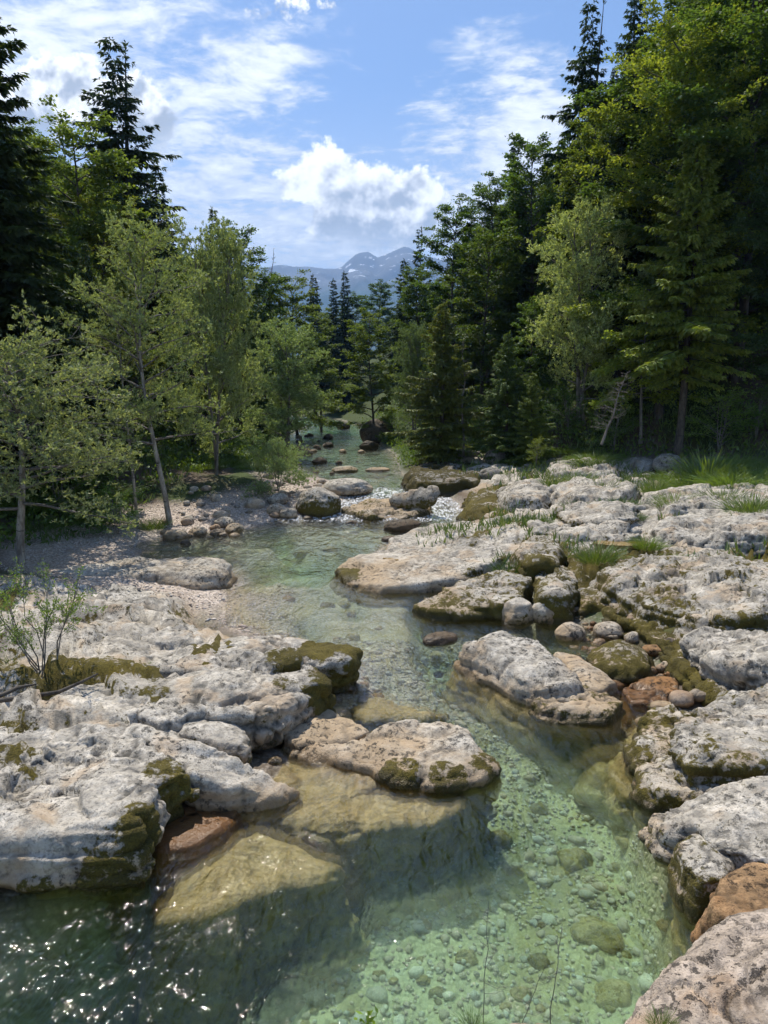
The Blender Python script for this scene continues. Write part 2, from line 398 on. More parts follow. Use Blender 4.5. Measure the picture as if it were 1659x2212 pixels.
finish(g, g.new('ShaderNodeBsdfPrincipled', {'Base Color': base, 'Roughness': g.m('SUBTRACT', .92, g.m('MULTIPLY', wet, .4)), 'Normal': bm, 'Specular IOR Level': .3}))

# ground mesh
ny, nx = 410, 370
Ys = np.geomspace(1.2, 700, ny); al = np.linspace(-1, 1, nx)
XX = al[None, :] * (Ys[:, None] * .72 + 3.0); YY = np.repeat(Ys[:, None], nx, 1)
gx, gy = XX.ravel(), YY.ravel()
z, sr, fr, fl, right, rocky = ground_full(gx, gy)
idx = np.arange(ny * nx).reshape(ny, nx)
GF = np.stack([idx[:-1, :-1], idx[:-1, 1:], idx[1:, 1:], idx[1:, :-1]], -1).reshape(-1, 4)
me = mkmesh('ground', np.stack([gx, gy, z], 1), GF, True, [M_GROUND])
hw_ = z - zw(gy)
P3 = np.stack([gx, gy, z], 1)
nrm = getn(me)
nf = fbm(P3 * .8 + 3, 4)
mc_ = hitg(1390, 1330)
mossv = .85 * np.exp(-((gx - mc_[0]) / 3.0) ** 2 - ((gy - mc_[1]) / 3.2) ** 2) + rocky * (.30 + .55 * sst(nf, -.05, .35) + .8 * (1 - nrm[:, 2]) * 1.1 - .15 * sst(hw_, .6, 1.6) + .22 * sst(gy, 11, 9) * 0)
dirt = sst(.045 - np.abs(perlin(P3 * 1.1 + 3 * fbm(P3 * .7, 2)[:, None])), 0, .03) * rocky * .8
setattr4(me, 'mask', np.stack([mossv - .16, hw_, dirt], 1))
inriv = sst(-sr, -.1, .25)
grav = np.maximum(sst(sr, 3.6, 2.6) * (~right) * sst(sr, -.3, .1) * sst(34 - gy, 0, 6) * sst(gy, 12.5, 14.5), .75 * inriv)
gre = np.maximum(sst(fbm(P3 * .35 + 11, 3), -.12, .15), sst(gy, 30, 36)) * (1 - rocky) * (1 - grav)
setattr4(me, 'zone', np.stack([np.maximum(rocky, .35 * inriv * sst(fbm(P3 * .9 + 5, 3), 0, .2)), grav, gre], 1))
tag(link('ground', me), kind='structure')

# ------------------------------------------------------------------ the stream: one closed body of water
M_WATER, g = newmat('stream_water'); P = wpos(g)
fl_ = attr(g, 'flow'); foam, ch, _ = g.sep(fl_)
q = g.mapv(P, (1.0, .42, 1.0), rot=(0, 0, R(-14)))
h1 = g.noise(q, 5.5, 3, .55, .6); h2 = g.noise(q, 17, 4, .6, .8); h3 = g.noise(g.mapv(P, (1, .7, 1), rot=(0, 0, R(25))), 42, 2, .6)
h0 = g.noise(g.mapv(P, (1.0, .6, 1.0), rot=(0, 0, R(-14))), 1.7, 3, .6, .5)
hh = g.m('ADD', g.m('ADD', h1, g.m('MULTIPLY', h2, .22)), g.m('MULTIPLY', h0, g.ss(g.sep(P)[1], 9, 22, 0, 4.5)))
bm = g.new('ShaderNodeBump', {'Strength': 1.0, 'Distance': g.m('ADD', .030, g.m('MULTIPLY', ch, .05)), 'Height': hh})
fre = g.new('ShaderNodeFresnel', {'IOR': 1.33, 'Normal': bm})
gl = g.new('ShaderNodeBsdfGlossy', {'Color': (1, 1, 1), 'Roughness': .045, 'Normal': bm})
rf = g.new('ShaderNodeBsdfRefraction', {'Color': (1, 1, 1), 'Roughness': 0.0, 'IOR': 1.33, 'Normal': bm})
tr = g.new('ShaderNodeBsdfTransparent', {'Color': (.98, 1, .99)})
t2 = g.new('ShaderNodeMixShader', {0: .32, 1: tr, 2: rf})
s1 = g.new('ShaderNodeMixShader', {0: g.m('MULTIPLY', fre, 1.3, clamp=True), 1: t2, 2: gl})
fo = g.new('ShaderNodeBsdfDiffuse', {'Color': (.78, .80, .82)})
fn = g.ss(g.m('ADD', g.noise(g.mapv(P, (1.6, .5, 1)), 7, 6, .75), g.m('MULTIPLY', foam, .37)), .80, .98)
s2 = g.new('ShaderNodeMixShader', {0: g.m('MULTIPLY', fn, .7), 1: s1, 2: fo})
vol = g.new('ShaderNodeVolumeAbsorption', {'Color': (.0, .79, .45), 'Density': .21})
finish(g, s2, vol)
ny, nx = 360, 170
Ys = np.geomspace(1.6, endL[1] + 26, ny); sfrac = np.linspace(0, 1, nx)
wl = np.interp(Ys, EL[:, 1], EL[:, 0]); wr = np.interp(Ys, ER[:, 1], ER[:, 0])
bend = sst(Ys, endL[1], endL[1] + 26) * 9
wl = wl - bend - 2.6; wr = wr - bend * .8 + 2.6
WX = wl[:, None] + (wr - wl)[:, None] * sfrac; WY = np.repeat(Ys[:, None], nx, 1)
wx, wy = WX.ravel(), WY.ravel()
steep = np.interp(wy, [0, 8.2, 9.2, 10.8, 11.5, 21, 23, 27.5, 30, 50], [.15, .25, .6, .6, .5, .5, 1, 1, .6, .5])
Pw = np.stack([wx * 1.0, wy * .5, np.zeros_like(wx)], 1)
steep = np.maximum(steep, .85 * sst(7.8 - wy, 0, 1.5) * sst(-1.5 + .72 * (wy - 4.3) - wx, -.5, .6))
wz = zw(wy) + steep * 1.0 * (fbm(Pw * 1.3, 3) * .09 + fbm(Pw * 4.5 + 3, 3) * .03) + .006 * fbm(Pw * 9, 2)
foamv = np.interp(wy, [0, 8.5, 9.5, 10.5, 11.5, 21.5, 23.5, 27.5, 29.5, 33, 60], [0, 0, .25, .25, .05, .12, 1, 1, .45, .15, .1])
W = np.stack([wx, wy, wz], 1); idx = np.arange(ny * nx).reshape(ny, nx)
WF = np.stack([idx[:-1, :-1], idx[:-1, 1:], idx[1:, 1:], idx[1:, :-1]], -1).reshape(-1, 4)
ring = np.concatenate([idx[0, :], idx[1:, -1], idx[-1, -2::-1], idx[-2:0:-1, 0]])
low = W[ring].copy(); low[:, 2] -= 3.2
nb = len(W); k = len(ring); r0 = np.arange(k); r1 = (r0 + 1) % k
sides = np.stack([ring[r0], nb + r0, nb + r1, ring[r1]], 1)
# bottom: strips across matching left / right border vertices
lowid = {int(v_): nb + i_ for i_, v_ in enumerate(ring)}
bl = np.array([lowid[int(i_)] for i_ in idx[:, 0]]); br = np.array([lowid[int(i_)] for i_ in idx[:, -1]])
b0 = np.array([lowid[int(i_)] for i_ in idx[0, :]]); b1 = np.array([lowid[int(i_)] for i_ in idx[-1, :]])
cen = nb + k
low2 = np.vstack([low, [[low[:, 0].mean(), low[:, 1].mean(), -4]]])
bot = np.stack([np.full(k, cen), nb + r1, nb + r0], 1)
me = mkmesh('stream_water', np.vstack([W, low2]), [WF, sides, bot], True, [M_WATER])
fa = np.zeros((len(me.vertices), 3)); fa[:nb, 0] = foamv; fa[:nb, 1] = steep; setattr4(me, 'flow', fa)
tag(link('stream_water', me), kind='structure')

# ------------------------------------------------------------------ rocks
def smooth_verts(V, E, it, lam=.5):
    n = len(V); deg = np.bincount(E.ravel(), minlength=n).astype(float); deg[deg == 0] = 1
    for _ in range(it):
        A = np.stack([np.bincount(E[:, 0], V[E[:, 1], c], n) + np.bincount(E[:, 1], V[E[:, 0], c], n) for c in range(3)], 1) / deg[:, None]
        V = V + lam * (A - V)
    return V
def edges_of(me):
    e = np.empty(len(me.edges) * 2, np.int32); me.edges.foreach_get('vertices', e); return e.reshape(-1, 2)
def rock_finish(me, size, seed, moss=.3, rough=1.0, layered=1.0, crack=1.0, hwoff=0.0, spots=(), joint=0.0):
    V = getv(me); N = getn(me); S = V + seed * 13.7
    a = min(1.0, size / 2.0)
    low = fbm(S * (.9 / max(.5, size * .5)), 3)
    st = perlin(np.stack([S[:, 0] * .5, S[:, 1] * .5, S[:, 2] * 5.5 + 1.2 * fbm(S * .8, 2)], 1))
    side = 1 - np.abs(N[:, 2])
    wp = S + .35 * np.stack([perlin(S * 1.3), perlin(S * 1.3 + 31), perlin(S * 1.3 + 57)], 1)
    c1 = np.abs(perlin(wp * np.array([.9, 1.5, 1.2]))); c2 = np.abs(perlin(wp * np.array([2.8, 2.2, 2.4]) + 40))
    zone = sst(fbm(S * .8 + 5, 3), -.12, .22)
    g1 = sst(.028 - c1, 0, .025) * sst(fbm(S * .6 + 15, 2), -.2, .1); g2 = sst(.045 - c2, 0, .035) * zone
    pits = np.abs(fbm(S * 5.5, 3)); fin = fbm(S * 13, 2)
    sc1 = np.abs(fbm(S * np.array([2.0, 2.6, 2.6]) + 3, 3)); bed_ = S[:, 2] * 6.0 + 1.6 * fbm(S * np.array([.7, .7, .2]), 3); fb = bed_ - np.floor(bed_)
    disp = low * .07 * a * rough + st * side * .09 * a * layered - (g1 * .05 + g2 * .02) * a * crack
    disp += (-sc1 * .12 * (.3 + .7 * zone) - pits * .08 * zone + fin * .018) * a * rough + .03 * a
    disp += (sst(fb, .0, .75) - sst(fb, .85, 1.0) - .35) * .035 * a * layered
    jd, jl = joints(S, a, seed % 11, zone) if joint else (0, 0)
    disp = disp + joint * jd
    V2 = V + N * disp[:, None]
    me.vertices.foreach_set('co', V2.astype(np.float32).ravel()); me.update()
    N = getn(me); hw = V2[:, 2] - zw(V2[:, 1]) - hwoff
    mn = fbm(V2 * 1.1 + 21, 4)
    ms = moss * (1.0 + .9 * mn) + .55 * moss * (1.2 - 1.4 * N[:, 2]) + .35 * moss * np.exp(-np.maximum(hw, 0) / .3) - .12
    mossx = 0
    for (c_, rad, amt) in spots:
        mossx = mossx + amt * sst(1.25 - np.linalg.norm(V2 - c_, axis=1) / rad + .5 * mn, 0, .5)
    ms = ms + mossx
    ms = ms + .07
    ms = np.where(hw < -.05, ms * .3, ms)
    cush = sst(ms + .35 * fbm(V2 * 5, 2), .42, .62) * (hw > -.05) * min(1, size) * (.018 + .03 * np.abs(fbm(V2 * 4 + 8, 2)))
    me.vertices.foreach_set('co', (V2 + N * cush[:, None]).astype(np.float32).ravel()); me.update()
    dirt = np.maximum(g1 * .9 * crack, g2 * .75 * crack) + sst(pits, .20, .32) * zone * .6 + sst(fb, .86, .93) * side * .5 * layered + 1.15 * joint * jl
    setattr4(me, 'mask', np.stack([ms, hw, np.clip(dirt, 0, 1)], 1))

PENDING = []
def slab(name, label, pts, h, mat=None, base='w', under=.12, thick=None, dome=.06, moss=.3, rough=1.0, layered=1.2, crack=1.0, sm=5, cat='rock', group=None, vox=1.0, extra=None, spots=(), hk=None):
    """a bedded rock: top outline given as picture points at a height h over water ('w') or ground ('g')"""
    hit = hitw if base == 'w' else hitg
    hk = hk or (.58 if base == 'w' and h > 0 else 1.0)
    T = np.array([hit(p[0], p[1], hk * (p[2] if len(p) > 2 else h)) for p in pts]); h = h * hk
    PENDING.append(dict(name=name, label=label, T=T, mat=mat or M_ROCK, base=base, under=under, thick=thick, dome=dome, moss=moss, rough=rough, layered=layered,
                        crack=crack, sm=sm, cat=cat, group=group, vox=vox, extra=extra, h=h, spots=[(hitw(a_, b_, c_ * hk), d_, e_) for a_, b_, c_, d_, e_ in spots]))
def inset(T, dist):
    n = len(T); P = T[:, :2]; area = .5 * np.sum(P[:, 0] * np.roll(P[:, 1], -1) - np.roll(P[:, 0], -1) * P[:, 1])
    e = np.roll(P, -1, 0) - P; nr = np.stack([-e[:, 1], e[:, 0]], 1); nr /= np.linalg.norm(nr, axis=1)[:, None] + 1e-9
    if area < 0: nr = -nr
    m_ = nr + np.roll(nr, 1, 0); m_ /= np.maximum(np.linalg.norm(m_, axis=1)[:, None], .35)
    return P + m_ * dist
def flush_slabs():
    temps = []
    for i, s in enumerate(PENDING):
        T = s['T'].copy(); n = len(T)
        size = float(np.sqrt(np.ptp(T[:, 0]) * np.ptp(T[:, 1]))) + .05
        Ym = T[:, 1].mean()
        if s['thick'] is None:
            if s['base'] == 'w': zb = zw(T[:, 1]) - .55 - .25 * (T[:, 1] < 11)
            else: zb = T[:, 2] - s['h'] - .45
        else: zb = T[:, 2] - s['thick']
        mid = T.copy(); mid[:, :2] = inset(T, -.05 * min(1, size)); mid[:, 2] = T[:, 2] - .22 * (T[:, 2] - zb)
        lo = T.copy(); lo[:, :2] = inset(T, s['under']); lo[:, 2] = T[:, 2] - .62 * (T[:, 2] - zb)
        bt = T.copy(); bt[:, :2] = inset(T, s['under'] * .8); bt[:, 2] = zb
        tp = T.copy(); tp[:, :2] = inset(T, .02 * min(1, size))
        V = np.vstack([tp, mid, lo, bt]).tolist(); F = [list(range(n)), list(range(4 * n - 1, 3 * n - 1, -1))]
        for L in range(3):
            for k in range(n): F.append([L * n + k, (L + 1) * n + k, (L + 1) * n + (k + 1) % n, L * n + (k + 1) % n])
        me = bpy.data.meshes.new('rock_blank'); me.from_pydata(V, [], F); me.update()
        o = bpy.data.objects.new('rock_blank', me); COL.objects.link(o)
        md = o.modifiers.new('r', 'REMESH'); md.mode = 'VOXEL'
        md.voxel_size = max(.018, .0047 * T[:, 1].min(), .03 * min(size, 1.0) if size < 1 else 0) * s['vox']
        temps.append((o, s, size))
    dg = bpy.context.evaluated_depsgraph_get(); dg.update()
    done = []
    for k, (o, s, size) in enumerate(temps):
        me = bpy.data.meshes.new_from_object(o.evaluated_get(dg)); me.name = s['name']
        done.append((me, s, size))
    for o, s, size in temps:
        m0 = o.data; bpy.data.objects.remove(o); bpy.data.meshes.remove(m0)
    for k, (me, s, size) in enumerate(done):
        V = getv(me)
        V = smooth_verts(V, edges_of(me), max(2, int(s['sm'] * .6)))
        sd = -polysd(V[:, :2], s['T'][:, :2])
        top = sst(V[:, 2], s['T'][:, 2].min() - .3, s['T'][:, 2].min())
        V[:, 2] += s['dome'] * .6 * sst(sd, 0, .35 * size) * top
        V[:, :2] += .12 * min(1, size) * np.stack([fbm(V * 1.1 + k * 3, 3), fbm(V * 1.1 + 50 + k * 3, 3)], 1)
        if s['extra'] is not None: V = s['extra'](V)
        me.vertices.foreach_set('co', V.astype(np.float32).ravel())
        me.polygons.foreach_set('use_smooth', np.ones(len(me.polygons), bool))
        me.materials.clear(); me.materials.append(s['mat']); me.update()
        rock_finish(me, size, k + 1, s['moss'], s['rough'], s['layered'], s['crack'], spots=s['spots'], joint=min(1.0, .22 + .42 * s['rough'] * s['crack']) * (.75 if s['T'][:, 1].mean() < 8 else 1.0))
        tag(link(s['name'], me), s['label'], s['cat'], s['group'])
    PENDING.clear()

# --- the bank of slabs at the lower left
def basin(cx, cy, rx, ry, dep):
    c = hitw(cx, cy, .55)
    def f(V):
        dd = np.sqrt(((V[:, 0] - c[0]) / rx) ** 2 + ((V[:, 1] - c[1]) / ry) ** 2) + .25 * fbm(V * 2.5, 2)
        V[:, 2] -= dep * sst(1.15 - dd, 0, .3) * (V[:, 2] > c[2] - .5); return V
    return f
b1_, b2_ = basin(150, 1630, .34, .32, .07), basin(62, 1680, .25, .28, .12)
slab('rock_slab', 'broad flat pale slab with two small tan rain pools, overhanging dark water',
     [(-260, 1590), (-60, 1548), (60, 1540), (180, 1535), (285, 1562), (330, 1610), (400, 1662), (322, 1698), (330, 1735), (300, 1770), (322, 1805, .72), (305, 1838, .62), (240, 1850, .6), (150, 1838, .66), (0, 1825, .7), (-260, 1800, .8)],
     .95, under=.30, dome=.03, moss=.16, sm=6, spots=[(300, 1785, .7, .22, .6), (250, 1885, .3, .36, .5), (370, 1710, .5, .35, .6), (60, 1960, .1, .3, .4)], extra=lambda V: b2_(b1_(V)))
slab('rock_slab', 'smooth rounded grey ridge of rock sloping down to a tan tip in the stream',
     [(285, 1560, .98), (380, 1582, .95), (470, 1610, .85), (540, 1650, .55), (600, 1690, .22), (650, 1702, .10), (615, 1725, .08), (540, 1737, .12), (470, 1700, .5), (405, 1662, .85), (330, 1612, .95)],
     .6, under=.1, dome=.12, moss=.10, rough=.7, sm=9, crack=.6)
slab('rock_ledge', 'low wet tan ledge tucked under the overhanging moss edge', [(350, 1755), (430, 1725), (505, 1720), (515, 1748), (470, 1790), (400, 1830), (345, 1845), (330, 1800)], .07, M_OCHRE,
     under=-.1, dome=.02, moss=.02, rough=.5, sm=6, crack=.3)
slab('rock_slab', 'long pale tongue of rock ending in a dark mossy snout over green water',
     [(345, 1455, .8), (371, 1410), (451, 1384), (531, 1375), (610, 1380), (672, 1388), (740, 1388), (768, 1398), (752, 1425), (690, 1432), (650, 1430), (592, 1452), (500, 1458), (426, 1455)],
     .88, under=.22, dome=.06, moss=.22, sm=6, spots=[(760, 1440, .3, .75, .8), (690, 1420, .7, .35, .6), (610, 1430, .85, .3, .5)])
slab('rock_slab', 'cracked white slab with a blunt rounded nose in front of the mossy snout',
     [(315, 1515, .8), (366, 1472), (431, 1452), (520, 1450), (592, 1455), (640, 1447), (676, 1440), (715, 1465), (725, 1490, .65), (690, 1510, .6), (627, 1512), (597, 1528), (546, 1541), (480, 1540), (441, 1535), (400, 1545), (351, 1560), (325, 1545)],
     .92, under=.25, dome=.08, moss=.2, sm=6, spots=[(720, 1500, .4, .5, .7), (615, 1490, .8, .2, .4), (650, 1510, .6, .25, .4)])
slab('rock_slab', 'knobbly pale rock band behind the flat slab with dark soil along its foot',
     [(100, 1520), (150, 1490), (210, 1470), (281, 1464), (325, 1485), (318, 1520), (300, 1540), (240, 1540), (160, 1535)], .98, under=.1, moss=.32, rough=1.3)
slab('rock_slab', 'rough blocky white rock beside the pink gravel bar, pitted with black holes',
     [(115, 1438), (150, 1405), (200, 1372), (250, 1352), (310, 1346), (375, 1350), (430, 1378), (442, 1390), (390, 1402), (340, 1432), (281, 1448), (200, 1452)], .75, under=.12, moss=.25, rough=1.4, sm=4)
slab('rock_slab', 'smooth pale rock hump behind the thin twiggy shrub', [(-60, 1360), (0, 1343), (75, 1328), (145, 1334), (205, 1353), (160, 1388), (60, 1398), (-60, 1392)], .8, under=.05, dome=.15, moss=.12, rough=.8, sm=8)
slab('rock_block', 'pale cracked block wedged below the blunt nose beside the shaded pool', [(361, 1570), (420, 1555), (470, 1548), (512, 1545), (530, 1575), (525, 1606), (470, 1608), (430, 1600), (391, 1585)], .72, under=.08, moss=.3, rough=1.1)
slab('rock_block', 'dark mossy rock face closing the shaded tan pool', [(500, 1545), (560, 1545), (610, 1520), (690, 1512), (640, 1535), (600, 1560), (530, 1590)], .35, under=.05, moss=.55)
slab('rock_ledge', 'low tan rounded ledge with scooped hollows at the stream edge', [(625, 1532), (700, 1524), (768, 1550), (805, 1580), (745, 1608), (690, 1600), (640, 1608), (612, 1590)], .22, under=-.05, dome=.05, moss=.12, rough=1.2, sm=7, crack=.5)
slab('rock_slab', 'low white and tan rock with a dark mossy front lip out in the stream',
     [(750, 1608, .2), (830, 1572, .38), (900, 1558, .42), (950, 1556, .42), (1000, 1578), (1030, 1618), (1070, 1650, .2), (1045, 1668, .2), (940, 1688, .22), (850, 1674, .22), (790, 1655, .16), (720, 1640, .08), (640, 1625, .08), (625, 1605, .1)],
     .38, under=.05, dome=.10, moss=.16, spots=[(870, 1690, .0, .28, .5), (960, 1698, .0, .28, .5), (1040, 1672, .0, .25, .5)], rough=1.0, sm=6, crack=.7)
# drowned ledges
for lab, pts, hh_ in (('submerged ochre ledge beside the low white rock', [(590, 1640), (700, 1650), (790, 1668), (850, 1690), (800, 1715), (720, 1735), (600, 1748), (560, 1720)], -.10),
                  ('submerged tan and ochre plate split by dark channels', [(560, 1760), (640, 1735), (760, 1715), (860, 1700), (985, 1715), (1010, 1740), (930, 1775), (800, 1795), (690, 1800), (640, 1785), (600, 1785)], -.14),
                  ('large submerged yellowish shelf under rippled dark water', [(395, 1850), (470, 1795), (540, 1800), (640, 1825), (745, 1870), (690, 1900), (620, 1915), (520, 1950), (420, 1985), (340, 1990), (370, 1920)], -.2),
                  ('submerged tan shelf below the mossy snout rock', [(740, 1520), (800, 1500), (900, 1530), (960, 1550), (860, 1560), (790, 1560)], -.12)):
    slab('submerged_ledge', lab, pts, hh_, under=-.30, thick=1.7, dome=.03, moss=.02, rough=1.0, cat='rock', sm=5)
# --- gravel bar slab
slab('rock_slab', 'clean white slab lying along the far edge of the gravel bar', [(110, 1236), (200, 1217), (300, 1207), (360, 1204), (420, 1202), (470, 1203), (492, 1215), (488, 1236), (430, 1245), (330, 1242), (220, 1246), (150, 1250)],
     .34, under=-.05, dome=.12, moss=.08, rough=.8, sm=6, crack=.6, hk=1.0)
# --- far shelf rocks across the stream
slab('rock_slab', 'big whale-backed white slab reaching into the stream with a yellow moss tip',
     [(722, 1228, .25), (770, 1203, .35), (835, 1192, .4), (842, 1165, .55), (900, 1140, .7), (960, 1126, .8), (1050, 1130, .95), (1120, 1135, 1.05), (1185, 1148, 1.1), (1180, 1175, 1.0), (1130, 1192, .95), (1075, 1205, .85), (1035, 1222, .7), (1000, 1245, .5), (920, 1258, .35), (830, 1264, .28), (760, 1256, .22)],
     .5, under=-.1, dome=.12, moss=.2, rough=.8, sm=7, crack=.7, spots=[(735, 1245, .12, .5, .7), (1120, 1215, .7, .5, .4), (1040, 1240, .5, .4, .35)])
slab('rock_slab', 'white rock capped with dark moss curtains at the water below the whale-backed slab',
     [(900, 1305, .3), (945, 1278, .45), (1000, 1255, .6), (1060, 1232, .75), (1110, 1225, .85), (1135, 1250, .8), (1125, 1285, .6), (1080, 1305, .5), (1010, 1315, .35), (940, 1322, .28)], .5, under=.05, moss=.56, rough=1.3, sm=5)
slab('rock_block', 'upright white-topped block with moss down its sides behind two rounded stones', [(1160, 1235), (1195, 1215), (1235, 1222), (1245, 1262), (1220, 1290), (1178, 1285)], .85, under=-.05, dome=.12, moss=.52, rough=1.3)
slab('rock_block', 'dark mossy stump of rock beside the upright white-topped block', [(1130, 1160), (1190, 1155), (1215, 1180), (1200, 1215), (1150, 1215), (1120, 1195)], 1.15, under=0, dome=.1, moss=.55, rough=1.4)
slab('rock_slab', 'wide rough grey and white rock hump threaded with grass above the mossy bank',
     [(1290, 1225), (1360, 1200), (1480, 1195), (1600, 1205), (1720, 1220), (1760, 1300), (1640, 1330), (1520, 1340), (1420, 1320), (1340, 1290)], .3, base='g', under=-.3, dome=.15, moss=.44, rough=1.9, sm=3, vox=1.15)
slab('rock_slab', 'flat layered white slab on the bank above the mossy runnel', [(1480, 1375), (1530, 1355), (1620, 1358), (1720, 1370), (1740, 1420), (1640, 1435), (1560, 1425), (1500, 1405)], .42, base='g', under=.08, dome=.05, moss=.15, layered=1.5)
slab('rock_slab', 'near white rough slab with black pits and brown moss patches above the green pool',
     [(1455, 1600), (1480, 1560), (1520, 1535), (1580, 1500), (1660, 1478), (1800, 1470), (1850, 1590), (1700, 1640), (1600, 1650), (1500, 1635)], 1.0, under=-.05, dome=.12, moss=.42, rough=1.5)
slab('rock_slab', 'white slab blotched with brown moss sloping to the green pool', [(1385, 1660, .3), (1430, 1632, .45), (1500, 1625, .7), (1620, 1635, .85), (1780, 1640, 1.0), (1800, 1720, .9), (1640, 1700, .75), (1540, 1700, .6), (1450, 1712, .4), (1395, 1700, .25)], .6, under=0, dome=.04, moss=.48, rough=1.2)
slab('rock_slab', 'smooth white shelf with a fringed mossy edge overhanging the green pool',
     [(1415, 1765, .5), (1450, 1738, .6), (1530, 1705, .75), (1640, 1680, .95), (1800, 1670, 1.05), (1850, 1800, .95), (1740, 1850, .85), (1640, 1850, .8), (1560, 1835, .75), (1530, 1790, .7), (1470, 1795, .6), (1425, 1790, .5)], .8, under=.25, dome=.05, moss=.26, rough=.8, sm=6)
slab('rock_pillar', 'mossy rounded rock nose dropping into the dark corner of the pool', [(1462, 1820), (1500, 1800), (1560, 1812), (1580, 1850), (1560, 1900), (1510, 1900), (1475, 1865)], .62, under=.02, dome=.06, moss=.42, rough=.7, sm=6)
slab('rock_ledge', 'wet orange rock ledge between the white shelf and the rosy rock', [(1530, 1905), (1580, 1870), (1660, 1850), (1800, 1850), (1860, 1980), (1700, 2010), (1600, 2000), (1540, 1985), (1515, 1950)], .72, M_OCHRE, under=.12, dome=.03, moss=.05, rough=1.0)
slab('rock_slab', 'big rosy grey rock filling the corner of the picture above the pool',
     [(1330, 2230, .9), (1370, 2150, .9), (1440, 2080, .95), (1500, 2020, 1.0), (1560, 1985, 1.05), (1680, 1975, 1.1), (1900, 1985, 1.2), (2000, 2200, 1.3), (2000, 2500, 1.3), (1200, 2500, 1.0), (1270, 2290, .9)], 1.0, M_PINK, under=.15, dome=.05, moss=.12, rough=1.0, sm=4, hk=.8)
slab('rock_ledge', 'pale rock lip along the bottom edge below the dry twigs', [(900, 2290), (1000, 2235), (1100, 2215), (1230, 2215), (1330, 2235), (1250, 2420), (950, 2420)], .55, M_PINK, under=.1, moss=.1)
slab('rock_slab', 'white sculpted ridge rock with a tan underside dividing the stream',
     [(998, 1392, .62), (1040, 1375, .75), (1085, 1360, .85), (1112, 1372, .85), (1160, 1386, .8), (1195, 1412, .7), (1235, 1450, .55), (1262, 1480, .42), (1215, 1495, .4), (1165, 1488, .45), (1120, 1462, .55), (1060, 1425, .55), (1010, 1408, .55)],
     .6, under=-.28, dome=.12, moss=.14, rough=.7, sm=8, crack=.6)
slab('rock_ledge', 'smooth tan shoulder running back from the sculpted ridge rock', [(1195, 1405), (1240, 1408), (1290, 1440), (1330, 1470), (1300, 1490), (1255, 1480), (1225, 1440)], .28, under=-.1, dome=.05, moss=.1, rough=.6, sm=7, crack=.4)
slab('rock_ledge', 'low mossy rock with white knobs at the foot of the ridge rock', [(1145, 1512), (1200, 1495), (1260, 1478), (1310, 1488), (1345, 1515), (1320, 1540), (1240, 1538), (1170, 1530)], .25, under=0, dome=.08, moss=.42, rough=1.4)
slab('moss_mound', 'low moss-covered hump with a white crown in the side channel', [(1260, 1412), (1300, 1390), (1350, 1388), (1400, 1410), (1412, 1440), (1360, 1455), (1290, 1445)], .28, under=-.2, dome=.14, moss=.66, rough=1.9, sm=9, cat='rock')
slab('moss_bank', 'thick yellow-green moss bank beside the small runnel', [(1300, 1300), (1350, 1280), (1420, 1290), (1470, 1330), (1500, 1400), (1560, 1470), (1580, 1520), (1530, 1510), (1470, 1440), (1410, 1380), (1340, 1340)], .42, under=-.25, dome=.10, moss=.75, rough=1.9, sm=9, cat='rock')
slab('moss_bank', 'mossy ledge with a tiny flat pool above the rounded stones', [(1230, 1275), (1290, 1262), (1380, 1268), (1400, 1300), (1330, 1310), (1260, 1305)], .45, under=-.3, dome=.06, moss=.62, rough=1.9, sm=9, cat='rock')
slab('moss_bank', 'yellow mossy bank where the rapids pour past', [(1000, 1095), (1030, 1060), (1080, 1040), (1120, 1050), (1140, 1085), (1110, 1112), (1050, 1118)], .65, under=-.25, dome=.2, moss=.75, rough=1.8, sm=9, cat='rock')
slab('rock_slab', 'dark layered slab with a mossy shadowed underside on the open shelf', [(1205, 1100), (1260, 1085), (1340, 1082), (1385, 1092), (1380, 1112), (1300, 1125), (1230, 1122)], 0.24, base='g', under=.15, moss=.35, rough=1.7, sm=3)
slab('rock_slab', 'rounded pale rock swell below the grassy bank near a lone seedling', [(1190, 1050), (1240, 1032), (1330, 1028), (1370, 1045), (1340, 1070), (1240, 1076), (1200, 1068)], 0.24, base='g', under=-.25, dome=.15, moss=.28, rough=1.7, sm=3)
slab('rock_slab', 'rough rock knob between the rapids and the lone seedling', [(1070, 1060), (1110, 1038), (1170, 1032), (1195, 1055), (1160, 1075), (1100, 1080)], 0.32, base='g', under=-.25, dome=.12, moss=.36, rough=1.7, sm=3)
slab('rock_slab', 'long flat pale bench of rock below the grass at the forest edge', [(1190, 1002), (1260, 990), (1330, 992), (1330, 1012), (1240, 1020), (1195, 1018)], 0.17, base='g', under=-.25, moss=.2, rough=1.7, sm=3)
slab('rock_slab', 'low white bench with a mossy step in front of the dark layered slab', [(1140, 1125), (1230, 1128), (1340, 1135), (1400, 1150), (1330, 1160), (1220, 1155), (1150, 1145)], 0.15, base='g', under=-.25, moss=.3, rough=1.7, sm=3)
slab('rock_slab', 'grey bedrock bench holding a long grass strip', [(1390, 1070), (1480, 1050), (1600, 1045), (1700, 1055), (1700, 1085), (1560, 1090), (1450, 1095)], 0.21, base='g', under=-.25, moss=.26, rough=1.7, sm=3)
slab('rock_slab', 'pale bedrock bench beside the yellow puddle', [(1400, 1130), (1500, 1105), (1640, 1100), (1720, 1115), (1700, 1150), (1560, 1165), (1450, 1160)], 0.14, base='g', under=-.25, moss=.12, rough=1.7, sm=3)
slab('rock_slab', 'mossy dark rock pile under the lone riverside spruce', [(880, 1020), (920, 1000), (985, 985), (1040, 1000), (1035, 1035), (960, 1042), (900, 1040)], .5, M_GREY, under=-.25, dome=.25, moss=.72, rough=1.9, hk=1.0)
